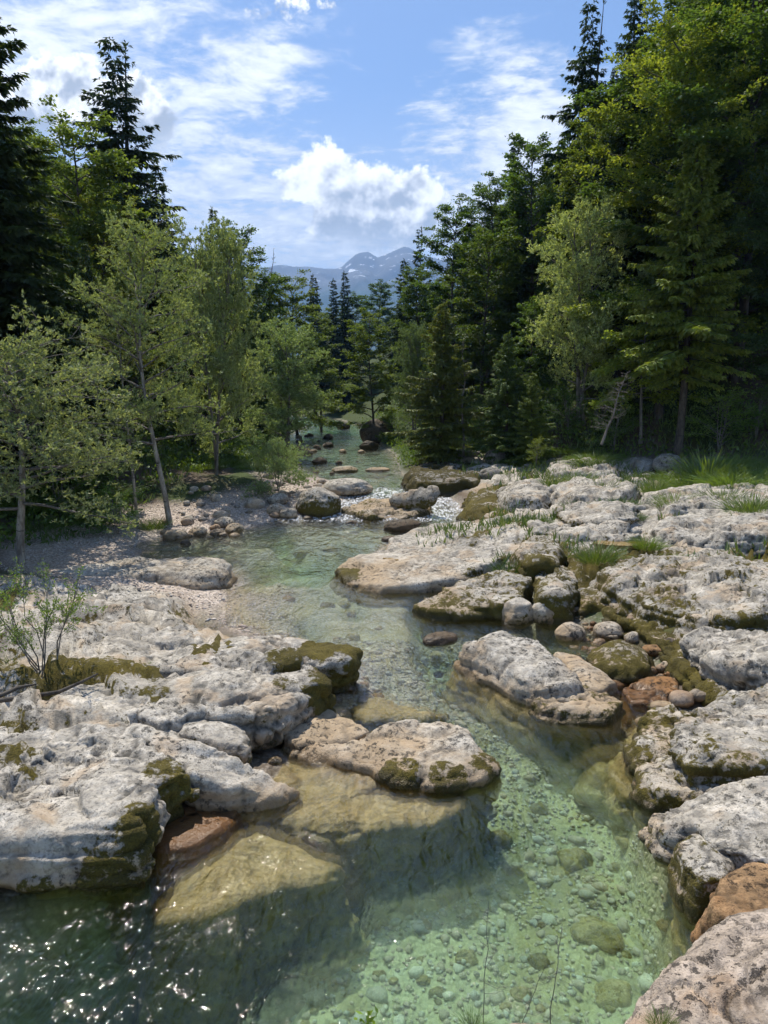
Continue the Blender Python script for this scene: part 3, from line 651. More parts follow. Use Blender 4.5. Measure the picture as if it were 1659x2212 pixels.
slab('rock_slab', 'tilted dark-sided slab leaning over the rapids', [(838, 1076, .5), (850, 1062, .7), (905, 1050, 1.0), (945, 1044, 1.15), (957, 1056, 1.0), (930, 1072, .75), (880, 1082, .5)], .8, under=.15, thick=.6, dome=.06, moss=.3, hk=.9)
slab('rock_slab', 'low brown mossy rocks in midstream under the tilted slab', [(735, 1098), (790, 1080), (850, 1076), (930, 1080), (930, 1100), (870, 1112), (800, 1115)], .25, under=0, dome=.15, moss=.42, rough=1.5)
slab('rock_ledge', 'olive mossy ledge slipping under the water below the near white rough slab', [(1385, 1565), (1415, 1525), (1468, 1500), (1495, 1530), (1480, 1590), (1440, 1650), (1388, 1645), (1372, 1605)], .16, under=-.3, dome=.05, moss=.5, rough=1.8, sm=4, hk=1.0)
slab('rock_ledge', 'brown wet ledge between the tan stones and the mossy runnel', [(1345, 1480), (1400, 1460), (1450, 1465), (1470, 1495), (1420, 1515), (1360, 1510)], .1, M_OCHRE, under=-.3, dome=.04, moss=.3, rough=1.8, sm=4, hk=1.0)
flush_slabs()

# ------------------------------------------------------------------ boulders and stones
def ico(sub):
    t = (1 + 5 ** .5) / 2
    V = [(-1, t, 0), (1, t, 0), (-1, -t, 0), (1, -t, 0), (0, -1, t), (0, 1, t), (0, -1, -t), (0, 1, -t), (t, 0, -1), (t, 0, 1), (-t, 0, -1), (-t, 0, 1)]
    F = [(0, 11, 5), (0, 5, 1), (0, 1, 7), (0, 7, 10), (0, 10, 11), (1, 5, 9), (5, 11, 4), (11, 10, 2), (10, 7, 6), (7, 1, 8), (3, 9, 4), (3, 4, 2), (3, 2, 6), (3, 6, 8), (3, 8, 9), (4, 9, 5), (2, 4, 11), (6, 2, 10), (8, 6, 7), (9, 8, 1)]
    V = [Vector(v_).normalized() for v_ in V]
    for _ in range(sub):
        c = {}; F2 = []
        def mid(a, b):
            k = (min(a, b), max(a, b))
            if k not in c: V.append(((V[a] + V[b]) * .5).normalized()); c[k] = len(V) - 1
            return c[k]
        for a, b, cc in F:
            ab, bc, ca = mid(a, b), mid(b, cc), mid(cc, a); F2 += [(a, ab, ca), (b, bc, ab), (cc, ca, bc), (ab, bc, ca)]
        F = F2
    return np.array([tuple(v_) for v_ in V]), np.array(F)
ICO = {k: ico(k) for k in (0, 1, 2, 3, 4, 5)}
def boulder_shape(sub, seed, facets=9, flat=.75):
    r_ = np.random.default_rng(seed); V, F = ICO[sub]; V = V.copy()
    for _ in range(facets):
        n_ = r_.normal(size=3); n_ /= np.linalg.norm(n_); dd = r_.uniform(flat, .96)
        s = V @ n_; over = np.maximum(s - dd, 0); V = V - n_[None] * over[:, None] * .85
    V = V * (1 + .14 * fbm(V * 1.2 + seed * 7.1, 3))[:, None]
    return V, F
def boulder(name, label, px, pyb, wpx, hr=.6, dr=.9, mat=None, rot=None, base='s', moss=.15, seed=1, sub=4, facets=9, tilt=0.0, sink=.22, group=None, cat='boulder', rough=.8):
    """px, pyb: foot of the stone in the picture; wpx its width there; hr, dr: height and depth over width"""
    p = hitg(px, pyb); depth = p[1] * math.cos(PITCH) - (p[2] - CAMZ) * math.sin(PITCH)
    w = wpx * depth / FPX
    V, F = boulder_shape(sub, seed, facets)
    V = V / np.ptp(V, axis=0) * np.array([w, w * dr, w * hr * (1 + sink)])
    if tilt: 
        ct, st_ = math.cos(tilt), math.sin(tilt); x_, z_ = V[:, 0].copy(), V[:, 2].copy(); V[:, 0] = ct * x_ + st_ * z_; V[:, 2] = -st_ * x_ + ct * z_
    a = random.uniform(0, 6.28) if rot is None else rot
    ca, sa = math.cos(a * .15), math.sin(a * .15)
    V = np.stack([V[:, 0] * ca - V[:, 1] * sa, V[:, 0] * sa + V[:, 1] * ca, V[:, 2]], 1)
    zmin = V[:, 2].min(); V[:, 2] -= zmin
    cen = np.array([p[0], p[1] + w * dr * .42, 0]); g0 = max(gz(p[0], p[1]), float(zw(p[1])) - .12)
    cen[2] = min(p[2], g0 + .05) - w * hr * sink
    me = mkmesh(name, V + cen, F, True, [mat or M_ROCK])
    rock_finish(me, w, seed + 100, moss, rough, .5, .6)
    V2 = getv(me); me.vertices.foreach_set('co', (V2 - cen).astype(np.float32).ravel()); me.update()
    return tag(link(name, me, loc=cen), label, cat, group)
BL = [
 ('boulder', 'pyramid-shaped white boulder with a brown mossy face beside the rapids', 686, 1118, 96, .66, .9, None, .42, 3, 5),
 ('boulder', 'humped white boulder just behind the pyramid-shaped one', 748, 1073, 112, .32, .8, None, .2, 9, 5),
 ('boulder', 'huge dark grey boulder on the far bank under leaning branches', 815, 958, 78, .66, .9, M_DARK, .2, 12, 5),
 ('boulder', 'dark mossy boulder at the water in front of the huge dark one', 797, 974, 40, .55, .8, M_DARK, .45, 13, 4),
 ('boulder', 'dark round boulder where the stream vanishes under the trees', 742, 928, 28, .6, .9, M_DARK, .3, 14, 4),
 ('boulder', 'smooth dark grey egg-shaped boulder at the grass edge', 1451, 1012, 66, .56, .8, M_GREY, .02, 15, 5),
 ('boulder', 'angular grey boulder at the foot of the grassy bank', 1076, 998, 54, .62, .9, M_GREY, .1, 16, 4),
 ('boulder', 'rounded grey boulder resting below the angular one', 1064, 1030, 56, .44, .9, M_GREY, .1, 17, 4),
 ('boulder', 'flat grey stone behind the riverside spruce', 1010, 990, 70, .25, .8, M_GREY, .1, 18, 4),
 ('boulder', 'rounded white stone with dark lichen, first of the touching pair in the side channel', 1122, 1352, 76, .72, .9, None, .28, 19, 5),
 ('boulder', 'rounded white cracked stone, second of the touching pair in the side channel', 1190, 1352, 74, .76, .9, None, .24, 20, 5),
 ('boulder', 'smooth tan egg-shaped stone with a dark wet foot', 1238, 1392, 68, .62, .9, None, .12, 21, 5),
 ('boulder', 'pale rounded stone with a flat shoulder in the side channel', 1322, 1386, 66, .52, .9, None, .12, 22, 4),
 ('stone', 'small white stone capped bright beside the flat-shouldered one', 1372, 1392, 40, .6, .9, None, .15, 23, 4),
 ('stone', 'smooth brown stone lying in the shallow runnel', 1415, 1420, 44, .5, .9, M_OCHRE, .05, 24, 4),
 ('stone', 'flat brown stone in the shallow tan side pool', 1335, 1490, 66, .3, .7, M_OCHRE, .05, 25, 4),
 ('stone', 'dark wet rock breaking the surface in the sparkling channel', 955, 1395, 90, .26, .6, M_DARK, .1, 26, 4),
 ('stone', 'white knob of rock at the foot of the ridge rock', 1178, 1500, 56, .6, .9, None, .15, 27, 4),
 ('stone', 'small white knob beside the low mossy rock', 1228, 1490, 40, .6, .9, None, .15, 28, 4),
 ('stone', 'tan and white low stone at the ridge rock waterline', 1195, 1535, 90, .3, .8, None, .05, 29, 4),
 ('stone', 'pale stone wedged beside the near white rough slab', 1480, 1530, 54, .55, .9, M_PINK, .1, 30, 4),
 ('stone', 'grey rounded stone wedged above the pale one', 1512, 1512, 44, .5, .9, M_GREY, .1, 31, 4),
 ('stone', 'small white stone among the moss under the upright block', 1262, 1290, 34, .5, .8, None, .1, 32, 3),
 ('stone', 'low pale rock in midstream above the rapids', 815, 1020, 56, .18, .6, None, .1, 33, 4),
 ('stone', 'low mossy rock in midstream beside the pale one', 745, 1022, 56, .26, .6, None, .4, 34, 4),
 ('stone', 'dark rounded rock upstream of the low mossy one', 690, 1003, 34, .45, .8, M_DARK, .2, 35, 3),
 ('stone', 'brown rock standing in the far stream shallows', 708, 950, 22, .6, .8, M_DARK, .3, 36, 3),
 ('stone', 'brown mossy rock nearer in the far stream shallows', 709, 968, 22, .6, .8, M_DARK, .4, 37, 3),
 ('stone', 'smooth grey rock at the edge of the far stream', 663, 985, 26, .5, .8, M_GREY, .1, 38, 3),
 ('stone', 'dark rapids rock with white water around it', 868, 1150, 90, .28, .6, M_DARK, .2, 39, 4),
 ('stone', 'small dark rock awash in the rapids', 760, 1135, 30, .35, .7, M_DARK, .2, 40, 3),
 ('stone', 'small brown rock awash below the rapids', 845, 1172, 40, .3, .7, M_DARK, .3, 41, 3),
 # stones of the far gravel bank
 ('stone', 'large smooth grey stone, biggest of the heap at the gravel shore', 375, 1168, 56, .42, .8, None, .03, 51, 4),
 ('stone', 'small dark wet stone in front of the gravel shore heap', 397, 1180, 24, .55, .8, M_DARK, .02, 52, 3),
 ('stone', 'rounded pale stone in the middle of the gravel shore heap', 425, 1160, 40, .5, .8, None, .03, 53, 3),
 ('stone', 'white stone on top of the gravel shore heap', 482, 1140, 44, .5, .8, None, .03, 54, 4),
 ('stone', 'pale stone at the stream end of the gravel shore heap', 505, 1154, 42, .55, .8, None, .03, 55, 4),
 ('stone', 'low grey stone between others of the gravel shore heap', 466, 1160, 34, .5, .8, M_GREY, .03, 56, 3),
 ('stone', 'tan flat stone behind the gravel shore heap', 476, 1122, 38, .45, .8, None, .05, 57, 3),
 ('stone', 'white angular stone below the grey fallen bush', 548, 1100, 44, .5, .8, None, .04, 58, 4),
 ('stone', 'white blocky stone next to the grey fallen bush', 600, 1090, 46, .5, .8, None, .05, 59, 4),
 ('stone', 'pale stone touching the pyramid-shaped boulder', 622, 1122, 40, .6, .8, None, .05, 60, 4),
 ('stone', 'rounded pale stone before the pyramid-shaped boulder', 595, 1112, 44, .5, .8, None, .05, 61, 4),
 ('stone', 'small dark stone at the foot of the pyramid-shaped boulder', 665, 1125, 22, .5, .8, M_DARK, .05, 62, 3),
]
for nm, lab, px, pyb, w_, hr, dr, mt, ms, sd_, sb in BL:
    boulder(nm, lab, px, pyb, w_, hr, dr, mt, moss=ms, seed=sd_, sub=min(sb, 4) if nm == 'boulder' else 3, cat='boulder' if nm == 'boulder' else 'stone', facets=4 if 'egg' in lab else 9)
# loose stones nobody could tell apart
def scatter_stones(lab, grp, boxes, n, wr, mats, moss, seed0, sub=3):
    r_ = np.random.default_rng(seed0)
    for k in range(n):
        x0, x1, y0, y1 = boxes[k % len(boxes)]
        boulder('loose_stone', lab, r_.uniform(x0, x1), r_.uniform(y0, y1), r_.uniform(*wr), r_.uniform(.4, .65), r_.uniform(.7, 1), mats[k % len(mats)], moss=moss,
                seed=seed0 + k, sub=2, group=grp, cat='stone')
scatter_stones('small pale stone strewn over the gravel shore by the rapids', 'loose stones on the gravel shore', [(400, 640, 1060, 1120), (560, 720, 1020, 1075), (350, 520, 1110, 1165)], 60, (10, 26), [M_ROCK, M_ROCK, M_PINK, M_GREY], .06, 300)
scatter_stones('small brown stone awash in the far shallow stream', 'stones awash in the far stream', [(630, 800, 925, 1010), (640, 720, 940, 980)], 26, (7, 18), [M_DARK, M_DARK, M_ROCK], .25, 400, 2)
scatter_stones('small mossy stone in the side channel between the white rocks', 'stones of the side channel', [(1220, 1400, 1300, 1400), (1380, 1470, 1440, 1520), (1240, 1330, 1385, 1420), (1200, 1440, 1290, 1360)], 70, (8, 30), [M_ROCK, M_OCHRE, M_PINK], .2, 500)
scatter_stones('loose white stone lying on the cracked rock shelf', 'loose stones of the rock shelf', [(1180, 1640, 1030, 1180), (1380, 1640, 1340, 1480), (1000, 1180, 1000, 1110)], 60, (8, 30), [M_ROCK, M_PINK, M_GREY], .25, 560)
# drowned cobbles in the green pool
def sunken(px, py, wpx, dep, seed, label, group=None, hr=.6, mat=None):
    r_ = ray(px, py); t = (-dep - CAMZ) / r_[2]; p = np.array([0, 0, CAMZ]) + r_ * t
    w = wpx * p[1] / FPX; V, F = boulder_shape(3 if wpx >= 60 else 2, seed, 11, .6)
    V = V / np.ptp(V, axis=0) * np.array([w, w * .8, w * hr])
    p[2] = max(gz(p[0], p[1]), -dep - .3)
    me = mkmesh('sunken_stone', V + p, F, True, [mat or M_ROCK]); rock_finish(me, w, seed, .3, 1.6, .8, .8)
    me.vertices.foreach_set('co', (getv(me) - p).astype(np.float32).ravel())
    tag(link('sunken_stone', me, loc=p), label, 'stone', group)
for k, (px, py, w_, dep, lab) in enumerate([(1310, 1655, 150, .35, 'large yellow-green drowned boulder under combed fast water'), (1400, 1590, 60, .2, 'drowned olive stone near the bank runnel'), (1350, 1600, 50, .25, 'drowned green stone beside the olive one'),
     (1430, 1560, 56, .18, 'drowned yellow stone just below the bank runnel'), (1290, 1990, 120, .9, 'big olive drowned boulder with a dark shadow in the pool'), (1240, 1850, 90, .9, 'brownish drowned boulder in the middle of the pool'),
     (1080, 1830, 60, 1.0, 'dark drowned stone by the shaded bar of the pool'), (1005, 2080, 60, 1.1, 'lone brown drowned stone low in the pool'), (1330, 2100, 100, .9, 'drowned olive boulder near the rosy rock'), (820, 2000, 40, 1.1, 'small dark drowned stone in the pool')]):
    sunken(px, py, w_, dep, 700 + k, lab)
r_ = np.random.default_rng(44)
for k in range(60):
    sunken(r_.uniform(500, 1480), r_.uniform(1750, 2260), r_.uniform(20, 55), r_.uniform(.9, 1.2), 760 + k, 'small drowned cobble on the green pool floor', 'cobbles on the pool floor', mat=[M_ROCK, M_PINK, M_GREY][k % 3])
for k in range(50):
    sunken(r_.uniform(560, 1100), r_.uniform(1190, 1600), r_.uniform(14, 40), r_.uniform(.1, .3), 860 + k, 'small drowned cobble in the sparkling mid channel', 'cobbles in the mid channel', mat=[M_ROCK, M_PINK, M_OCHRE][k % 3])

# pebbles: gravel bar and pool floor, past counting
def pebbles(name, label, pts, sizes, mat, seed):
    r_ = np.random.default_rng(seed); V0, F0 = ICO[0]; n = len(pts)
    sc3 = sizes[:, None] * np.stack([r_.uniform(.7, 1.3, n), r_.uniform(.7, 1.2, n), r_.uniform(.35, .65, n)], 1)
    a = r_.uniform(0, 6.28, n); ca, sa = np.cos(a), np.sin(a)
    V = V0[None] * sc3[:, None] * r_.uniform(.65, 1.25, (n, len(V0), 1))
    x_ = V[..., 0] * ca[:, None] - V[..., 1] * sa[:, None]; y_ = V[..., 0] * sa[:, None] + V[..., 1] * ca[:, None]
    V = np.stack([x_, y_, V[..., 2]], -1) + pts[:, None]
    F = (F0[None] + (np.arange(n) * len(V0))[:, None, None]).reshape(-1, 3)
    me = mkmesh(name, V.reshape(-1, 3), F, True, [mat]); tag(link(name, me), label, 'pebbles', None, 'stuff')
M_PEB, g = newmat('pebble'); ri = g.new('ShaderNodeNewGeometry').outputs['Random Per Island']; P = wpos(g)
ramp = g.new('ShaderNodeValToRGB', {0: ri}); cr = ramp.color_ramp
cr.elements[0].color = (.34, .28, .23, 1); cr.elements[1].color = (.70, .62, .54, 1)
for pos, c in ((.3, (.44, .34, .27)), (.55, (.58, .47, .38)), (.75, (.38, .36, .33))):
    e = cr.elements.new(pos); e.color = (*c, 1)
finish(g, g.new('ShaderNodeBsdfPrincipled', {'Base Color': g.mix(g.ss(g.noise(P, 60, 4), .4, .6, 0, .3), ramp.outputs[0], (.15, .13, .11)), 'Roughness': .85}))
def peb_pts(fx, n, seed):
    r_ = np.random.default_rng(seed); x_, y_ = fx(r_, n); zz, sr, fr, fl, right, rocky = ground_full(x_, y_); return x_, y_, zz, sr, fr, fl, right
x_, y_, zz, sr_, fr_, fl_2, rt_ = peb_pts(lambda r, n: (r.uniform(-9, 1, n), r.uniform(13, 30, n)), 36000, 5)
ok = (~rt_) & (sr_ > -1.6) & (sr_ < 3.5) & (fl_2 < .5)
pp = np.stack([x_, y_, zz + .005], 1)[ok][:11000]
pebbles('gravel', 'pinkish pebble gravel of the bar beside the stream', pp, np.minimum(.06, .014 * (np.random.default_rng(6).pareto(3.2, len(pp)) + 1)), M_PEB, 8)
x_, y_, zz, sr_, fr_, fl_2, rt_ = peb_pts(lambda r, n: (r.uniform(-5, 4, n), r.uniform(3, 13, n)), 36000, 15)
ok = (sr_ < -.2)
pp = np.stack([x_, y_, zz + .005], 1)[ok][:11000]
pebbles('pool_gravel', 'pale cobbles and pebbles paving the green pool floor', pp, np.minimum(.10, .018 * (np.random.default_rng(16).pareto(2.6, len(pp)) + 1)), M_PEB, 18)

# ------------------------------------------------------------------ vegetation
def leaf_mat(name, c0, c1, trans=.4, gloss=.06, under=None):
    m_, g = newmat(name)
    gi = g.new('ShaderNodeNewGeometry'); oi = g.new('ShaderNodeObjectInfo')
    c = g.mix(gi.outputs['Random Per Island'], c0, c1)
    c = g.mix(1.0, c, oi.outputs['Color'], 'MULTIPLY')
    if under: c = g.mix(g.m('MULTIPLY', gi.outputs['Backfacing'], .6), c, under)
    df = g.new('ShaderNodeBsdfDiffuse', {'Color': c})
    tl = g.new('ShaderNodeBsdfTranslucent', {'Color': g.mix(1.0, c, (1.5, 1.45, .7), 'MULTIPLY')})
    s = g.new('ShaderNodeMixShader', {0: trans, 1: df, 2: tl})
    gs = g.new('ShaderNodeBsdfGlossy', {'Color': (.9, .95, 1), 'Roughness': .55})
    finish(g, g.new('ShaderNodeMixShader', {0: gloss, 1: s, 2: gs}))
    return m_
ML_BEECH = leaf_mat('beech_leaf', (.072, .12, .028), (.145, .19, .046), .5, .03)
ML_SPRUCE = leaf_mat('spruce_needles', (.040, .064, .022), (.085, .115, .036), .34, .03)
ML_WILLOW = leaf_mat('willow_leaf', (.12, .155, .07), (.25, .285, .145), .4, .03)
ML_GRASS = leaf_mat('grass_blade', (.06, .11, .014), (.14, .19, .03), .35)
ML_HERB = leaf_mat('herb_leaf', (.055, .095, .018), (.12, .17, .035), .4, .03)
def bark_mat(name, a, b, sc_=9):
    m_, g = newmat(name); tcn = g.new('ShaderNodeTexCoord').outputs['Object']
    n1 = g.noise(g.mapv(tcn, (1, 1, .25)), sc_, 6, .7); n2 = g.noise(g.mapv(tcn, (.4, .4, 1.6)), sc_ * .6, 3, .6)
    c = g.mix(g.ss(n1, .35, .65), a, b); c = g.mix(g.ss(n2, .60, .68), c, (.03, .026, .02))
    finish(g, g.new('ShaderNodeBsdfPrincipled', {'Base Color': c, 'Roughness': .9, 'Normal': g.new('ShaderNodeBump', {'Strength': .8, 'Distance': .03, 'Height': n1})}))
    return m_
MB_DARK = bark_mat('dark_bark', (.035, .028, .022), (.10, .085, .068))
MB_PALE = bark_mat('pale_bark', (.13, .11, .09), (.36, .33, .28))
MB_GREY = bark_mat('grey_twig', (.10, .088, .075), (.22, .20, .175))

class Tubes:
    def __init__(s): s.V = []; s.F = []; s.n = 0
    def add(s, path, rad, k=5):
        path = np.asarray(path, float); rad = np.broadcast_to(np.asarray(rad, float), (len(path),))
        t = np.gradient(path, axis=0); t /= np.linalg.norm(t, axis=1)[:, None] + 1e-9
        ref = np.where(np.abs(t[:, 2:3]) > .9, [[1., 0, 0]], [[0, 0, 1.]])
        a = np.cross(t, ref); a /= np.linalg.norm(a, axis=1)[:, None] + 1e-9; b = np.cross(t, a)
        th = np.linspace(0, 2 * math.pi, k, endpoint=False)
        ringv = path[:, None] + rad[:, None, None] * (np.cos(th)[None, :, None] * a[:, None] + np.sin(th)[None, :, None] * b[:, None])
        n = len(path); i = s.n + np.arange(n * k).reshape(n, k); j = np.roll(i, -1, 1)
        s.V.append(ringv.reshape(-1, 3)); s.F.append(np.stack([i[:-1], j[:-1], j[1:], i[1:]], -1).reshape(-1, 4)); s.n += n * k
    def mesh(s, name, mat): return mkmesh(name, np.concatenate(s.V), np.concatenate(s.F), True, [mat])
def kites(B, A, Wd, L, W):
    """leaf-shaped quads: base B, axis A, width direction Wd, length L, width W"""
    L = np.asarray(L)[:, None]; W = np.asarray(W)[:, None]
    mid = B + A * L * .45
    V = np.stack([B, mid - Wd * W * .5, B + A * L, mid + Wd * W * .5], 1)
    return V
def kmesh(name, K, mat):
    K = np.concatenate(K) if isinstance(K, list) else K
    n = len(K); return mkmesh(name, K.reshape(-1, 3), np.arange(n * 4).reshape(n, 4), False, [mat])
def unit(v_): return v_ / (np.linalg.norm(v_, axis=-1, keepdims=True) + 1e-9)

def spruce(H, Rb, seed, h0=.1, fine=1.0, droop=.35, dens=1.0, irregular=.15, tw=1.0):
    """trunk, branches, crown meshes of a spruce, foot at the origin"""
    r = np.random.default_rng(seed); T = Tubes(); Bt = Tubes(); K = []
    zt = np.linspace(-.6, H, 14); lean = r.normal(0, .012, 2)
    T.add(np.stack([lean[0] * zt + .05 * np.sin(zt * .7), lean[1] * zt, zt], 1), np.interp(zt, [-.6, 0, .6, H], [.024 * H, .017 * H, .013 * H, .01]), 8)
    step = .42 * fine ** .5 * H / 20
    hs = np.arange(h0 * H, H * .985, step)
    for h in hs:
        f = (h - h0 * H) / (H - h0 * H); Lm = Rb * ((1 - f) ** .85) * (1 - .55 * max(0, .12 - f) / .12) + .12
        nb_ = 5 if f > .85 else 7
        az0 = r.uniform(0, 6.28)
        for b in range(int(nb_ * dens + .5)):
            az = az0 + 6.28 * b / nb_ + r.normal(0, .22); L = Lm * r.uniform(.72, 1.12) * (1 + r.normal(0, irregular))
            if L < .1: continue
            s = np.linspace(0, 1, 6); up = .45 * (f - .35)
            zz = h + r.normal(0, step * .3) + L * (up * s - droop * (1.1 - f) * s ** 2 + .16 * s ** 3)
            d2 = np.array([math.cos(az), math.sin(az)]); pth = np.stack([d2[0] * L * s, d2[1] * L * s, zz], 1)
            if L > .5: Bt.add(pth, np.interp(s, [0, 1], [.010 + .007 * L, .004]), 3)
            nt = max(4, int(L / (.085 * fine * H / 18)))
            st = np.sort(r.uniform(.12, 1, nt)); st[-1] = 1.0
            pos = np.stack([np.interp(st, s, pth[:, c]) for c in range(3)], 1)
            fw = np.array([d2[0], d2[1], 0]); sd = np.array([-d2[1], d2[0], 0])
            for sign in (-1, 1, 0):
                m_ = nt if sign else max(2, nt // 2)
                p_ = pos[-m_:]; s_ = st[-m_:]
                ang = r.uniform(.7, 1.15, m_) * sign
                A = np.cos(ang)[:, None] * fw + np.sin(ang)[:, None] * sd + np.array([0, 0, 1]) * (r.uniform(-.75, -.1, m_) * (1 - .55 * f))[:, None]
                A = unit(A); l = (.24 + .30 * L * (1 - s_) * .6 + .10 * r.uniform(0, 1, m_)) * (H / 18) ** .4 * r.uniform(.7, 1.15, m_) * fine ** .3
                Wd = unit(np.cross(A, r.normal(size=(m_, 3)) * .5 + np.array([0, 0, 1.])))
                K.append(kites(p_, A, Wd, l, l * .33 * tw))
                A2 = unit(A + np.array([0, 0, -.7]) + r.normal(0, .25, (m_, 3)))
                K.append(kites(p_ + A * l[:, None] * .35, A2, unit(np.cross(A2, r.normal(size=(m_, 3)))), l * .8, l * .30 * tw))
    n = 14; A = unit(np.array([0, 0, 1.]) + r.normal(0, .35, (n, 3))); K.append(kites(np.repeat([[lean[0] * H, lean[1] * H, H - .3]], n, 0) + np.stack([0 * A[:, 0], 0 * A[:, 0], r.uniform(-.3, .25, n)], 1), A, unit(np.cross(A, r.normal(size=(n, 3)))), r.uniform(.2, .4, n), np.full(n, .07)))
    return T.mesh('trunk', MB_DARK), Bt.mesh('branches', MB_DARK), kmesh('crown', K, ML_SPRUCE)

def broadleaf(H, Rc, seed, kind='beech', h0=.18, limbs=26, leaf=.10, per=55, up=.5, bark=None, mat=None, trunk_r=None, bend=0.0, flat=.35, stems=1, narrow=1.0, sub=1.0, shell=.0):
    """an oval leafy crown on recursive limbs; kind changes how the leaves sit on their twigs"""
    r = np.random.default_rng(seed); T = Tubes(); Bt = Tubes(); K = []
    bark = bark or MB_DARK; tr_ = trunk_r or .011 * H
    for st_i in range(stems):
        zt = np.linspace(-.5, H * .93, 16); u_ = np.clip(zt / H, 0, 1); ph = r.uniform(0, 6.28); sp = (0 if stems == 1 else .16 * H * r.uniform(.6, 1.1))
        ax = bend * H * (np.sin(u_ * 2.6) * .6) + sp * math.cos(ph) * u_ + .02 * H * np.sin(u_ * 5 + ph); ay = sp * math.sin(ph) * u_ + .015 * H * np.cos(u_ * 4 + ph) - .015 * H * math.cos(ph)
        tp = np.stack([ax, ay, zt], 1); T.add(tp, np.interp(zt, [-.5, 0, .5, H * .93], [tr_ * 1.6, tr_ * 1.2, tr_, .015]), 8)
        nl = max(4, limbs // stems)
        for li in range(nl):
            f = ((li + r.uniform(0, 1)) / nl) ** .85; h = H * (h0 + (.93 - h0) * f)
            prof = math.sqrt(max(.02, 1 - ((f - .33) / .76) ** 2)) * narrow
            L = Rc * max(.18, prof) * r.uniform(.75, 1.12)
            az = li * 2.399 + r.normal(0, .35); el = up * (.35 + .9 * f) + r.normal(0, .12)
            p0 = np.array([np.interp(h, zt, tp[:, c]) for c in range(3)])
            dirv = np.array([math.cos(az) * math.cos(el), math.sin(az) * math.cos(el), math.sin(el)])
            s = np.linspace(0, 1, 6)
            crv = p0 + dirv * L * s[:, None] + np.array([0, 0, 1]) * (-.14 * L * s ** 2)[:, None] + np.cumsum(r.normal(0, .03 * L, (6, 3)), 0) * s[:, None]
            Bt.add(crv, np.interp(s, [0, 1], [tr_ * .42 * (1 - .6 * f) + .008, .006]), 4)
            ns = max(4, int(sub * L / .26)); ss_ = r.uniform(.15 + shell, 1.0, ns); ss_[0] = 1
            for q_, sg in zip(ss_, r.choice([-1, 1], ns)):
                b0_ = np.array([np.interp(q_, s, crv[:, c]) for c in range(3)])
                a2 = az + sg * r.uniform(.35, 1.1); e2 = el * .6 + r.normal(0, .22) - (.1 if kind == 'beech' else -.3)
                l2 = (.28 * L * (1.15 - q_) + .35) * r.uniform(.7, 1.25)
                d2 = np.array([math.cos(a2) * math.cos(e2), math.sin(a2) * math.cos(e2), math.sin(e2)])
                tip = b0_ + d2 * l2 + np.array([0, 0, -.08 * l2]); Bt.add(np.array([b0_, (b0_ + tip) / 2 + r.normal(0, .03, 3), tip]), [.008, .006, .003], 3)
                if kind == 'beech':
                    n = int(per * l2 * r.uniform(.7, 1.2)) + 4; t = r.uniform(.1, 1.05, n)[:, None]
                    off = r.normal(0, 1, (n, 3)) * np.array([1, 1, flat]) * (.10 + .10 * l2)
                    Bp = b0_ + (tip - b0_) * t + off
                    A = unit(d2 + r.normal(0, .75, (n, 3)) * np.array([1, 1, .5]) + np.array([0, 0, -.25]))
                    nr = unit(np.array([0, 0, 1.]) + r.normal(0, .45, (n, 3)))
                    l = leaf * r.uniform(.7, 1.25, n); K.append(kites(Bp, A, unit(np.cross(A, nr)), l, l * .66))
                else:                                      # willow: starry whorls of narrow leaves at twig tips
                    nw = max(2, int(per * l2 / 9)); t = r.uniform(.15, 1.05, nw)[:, None]
                    cpt = b0_ + (tip - b0_) * t + r.normal(0, .11 + .06 * l2, (nw, 3)); m_ = 9
                    Bp = np.repeat(cpt, m_, 0) + r.normal(0, .02, (nw * m_, 3))
                    A = unit(r.normal(0, 1, (nw * m_, 3)) + d2 * .5 + np.array([0, 0, .55])); l = leaf * r.uniform(.7, 1.3, nw * m_)
                    K.append(kites(Bp, A, unit(np.cross(A, r.normal(size=(nw * m_, 3)))), l, l * .36))
    return T.mesh('trunk', bark), Bt.mesh('branches', bark if bark is not MB_PALE else MB_GREY), kmesh('crown', K, mat or (ML_BEECH if kind == 'beech' else ML_WILLOW))

KIND = {}
def kind_(key, H, fn, **kw): KIND[key] = (H, fn(H, **kw) if not isinstance(H, tuple) else None)
kind_('spruce_a', 20, spruce, Rb=3.0, seed=1); kind_('spruce_b', 20, spruce, Rb=2.5, seed=2, droop=.5, irregular=.25)
kind_('spruce_open', 20, spruce, Rb=3.4, seed=3, h0=.2, dens=.75, irregular=.3, droop=.45, tw=.9)
kind_('spruce_near', 20, spruce, Rb=4.6, seed=4, fine=.75, droop=.55, h0=.04)
kind_('spruce_small', 8, spruce, Rb=1.9, seed=5, h0=.06, fine=.95, droop=.2, irregular=.35, dens=.72, tw=.8)
kind_('larch', 16, spruce, Rb=3.1, seed=6, h0=.26, fine=.7, dens=.8, irregular=.35, droop=.3)
kind_('spruce_wiry', 16, spruce, Rb=1.3, seed=9, h0=.2, dens=.6, irregular=.4, droop=.3)
kind_('beech_a', 14, broadleaf, Rc=4.2, seed=11, leaf=.18, per=74, limbs=38, h0=.07)
kind_('beech_b', 14, broadleaf, Rc=3.6, seed=12, leaf=.18, per=74, limbs=38, up=.65, narrow=.95, h0=.07)
kind_('beech_tall', 18, broadleaf, Rc=4.0, seed=13, leaf=.19, per=70, limbs=46, h0=.05, up=.6)
kind_('beech_near', 14, broadleaf, Rc=4.4, seed=14, leaf=.13, per=115, limbs=42, h0=.12)
kind_('maple_near', 9, broadleaf, Rc=3.6, seed=15, leaf=.17, per=70, limbs=28, h0=.2, up=.25, flat=.5, bark=MB_GREY)
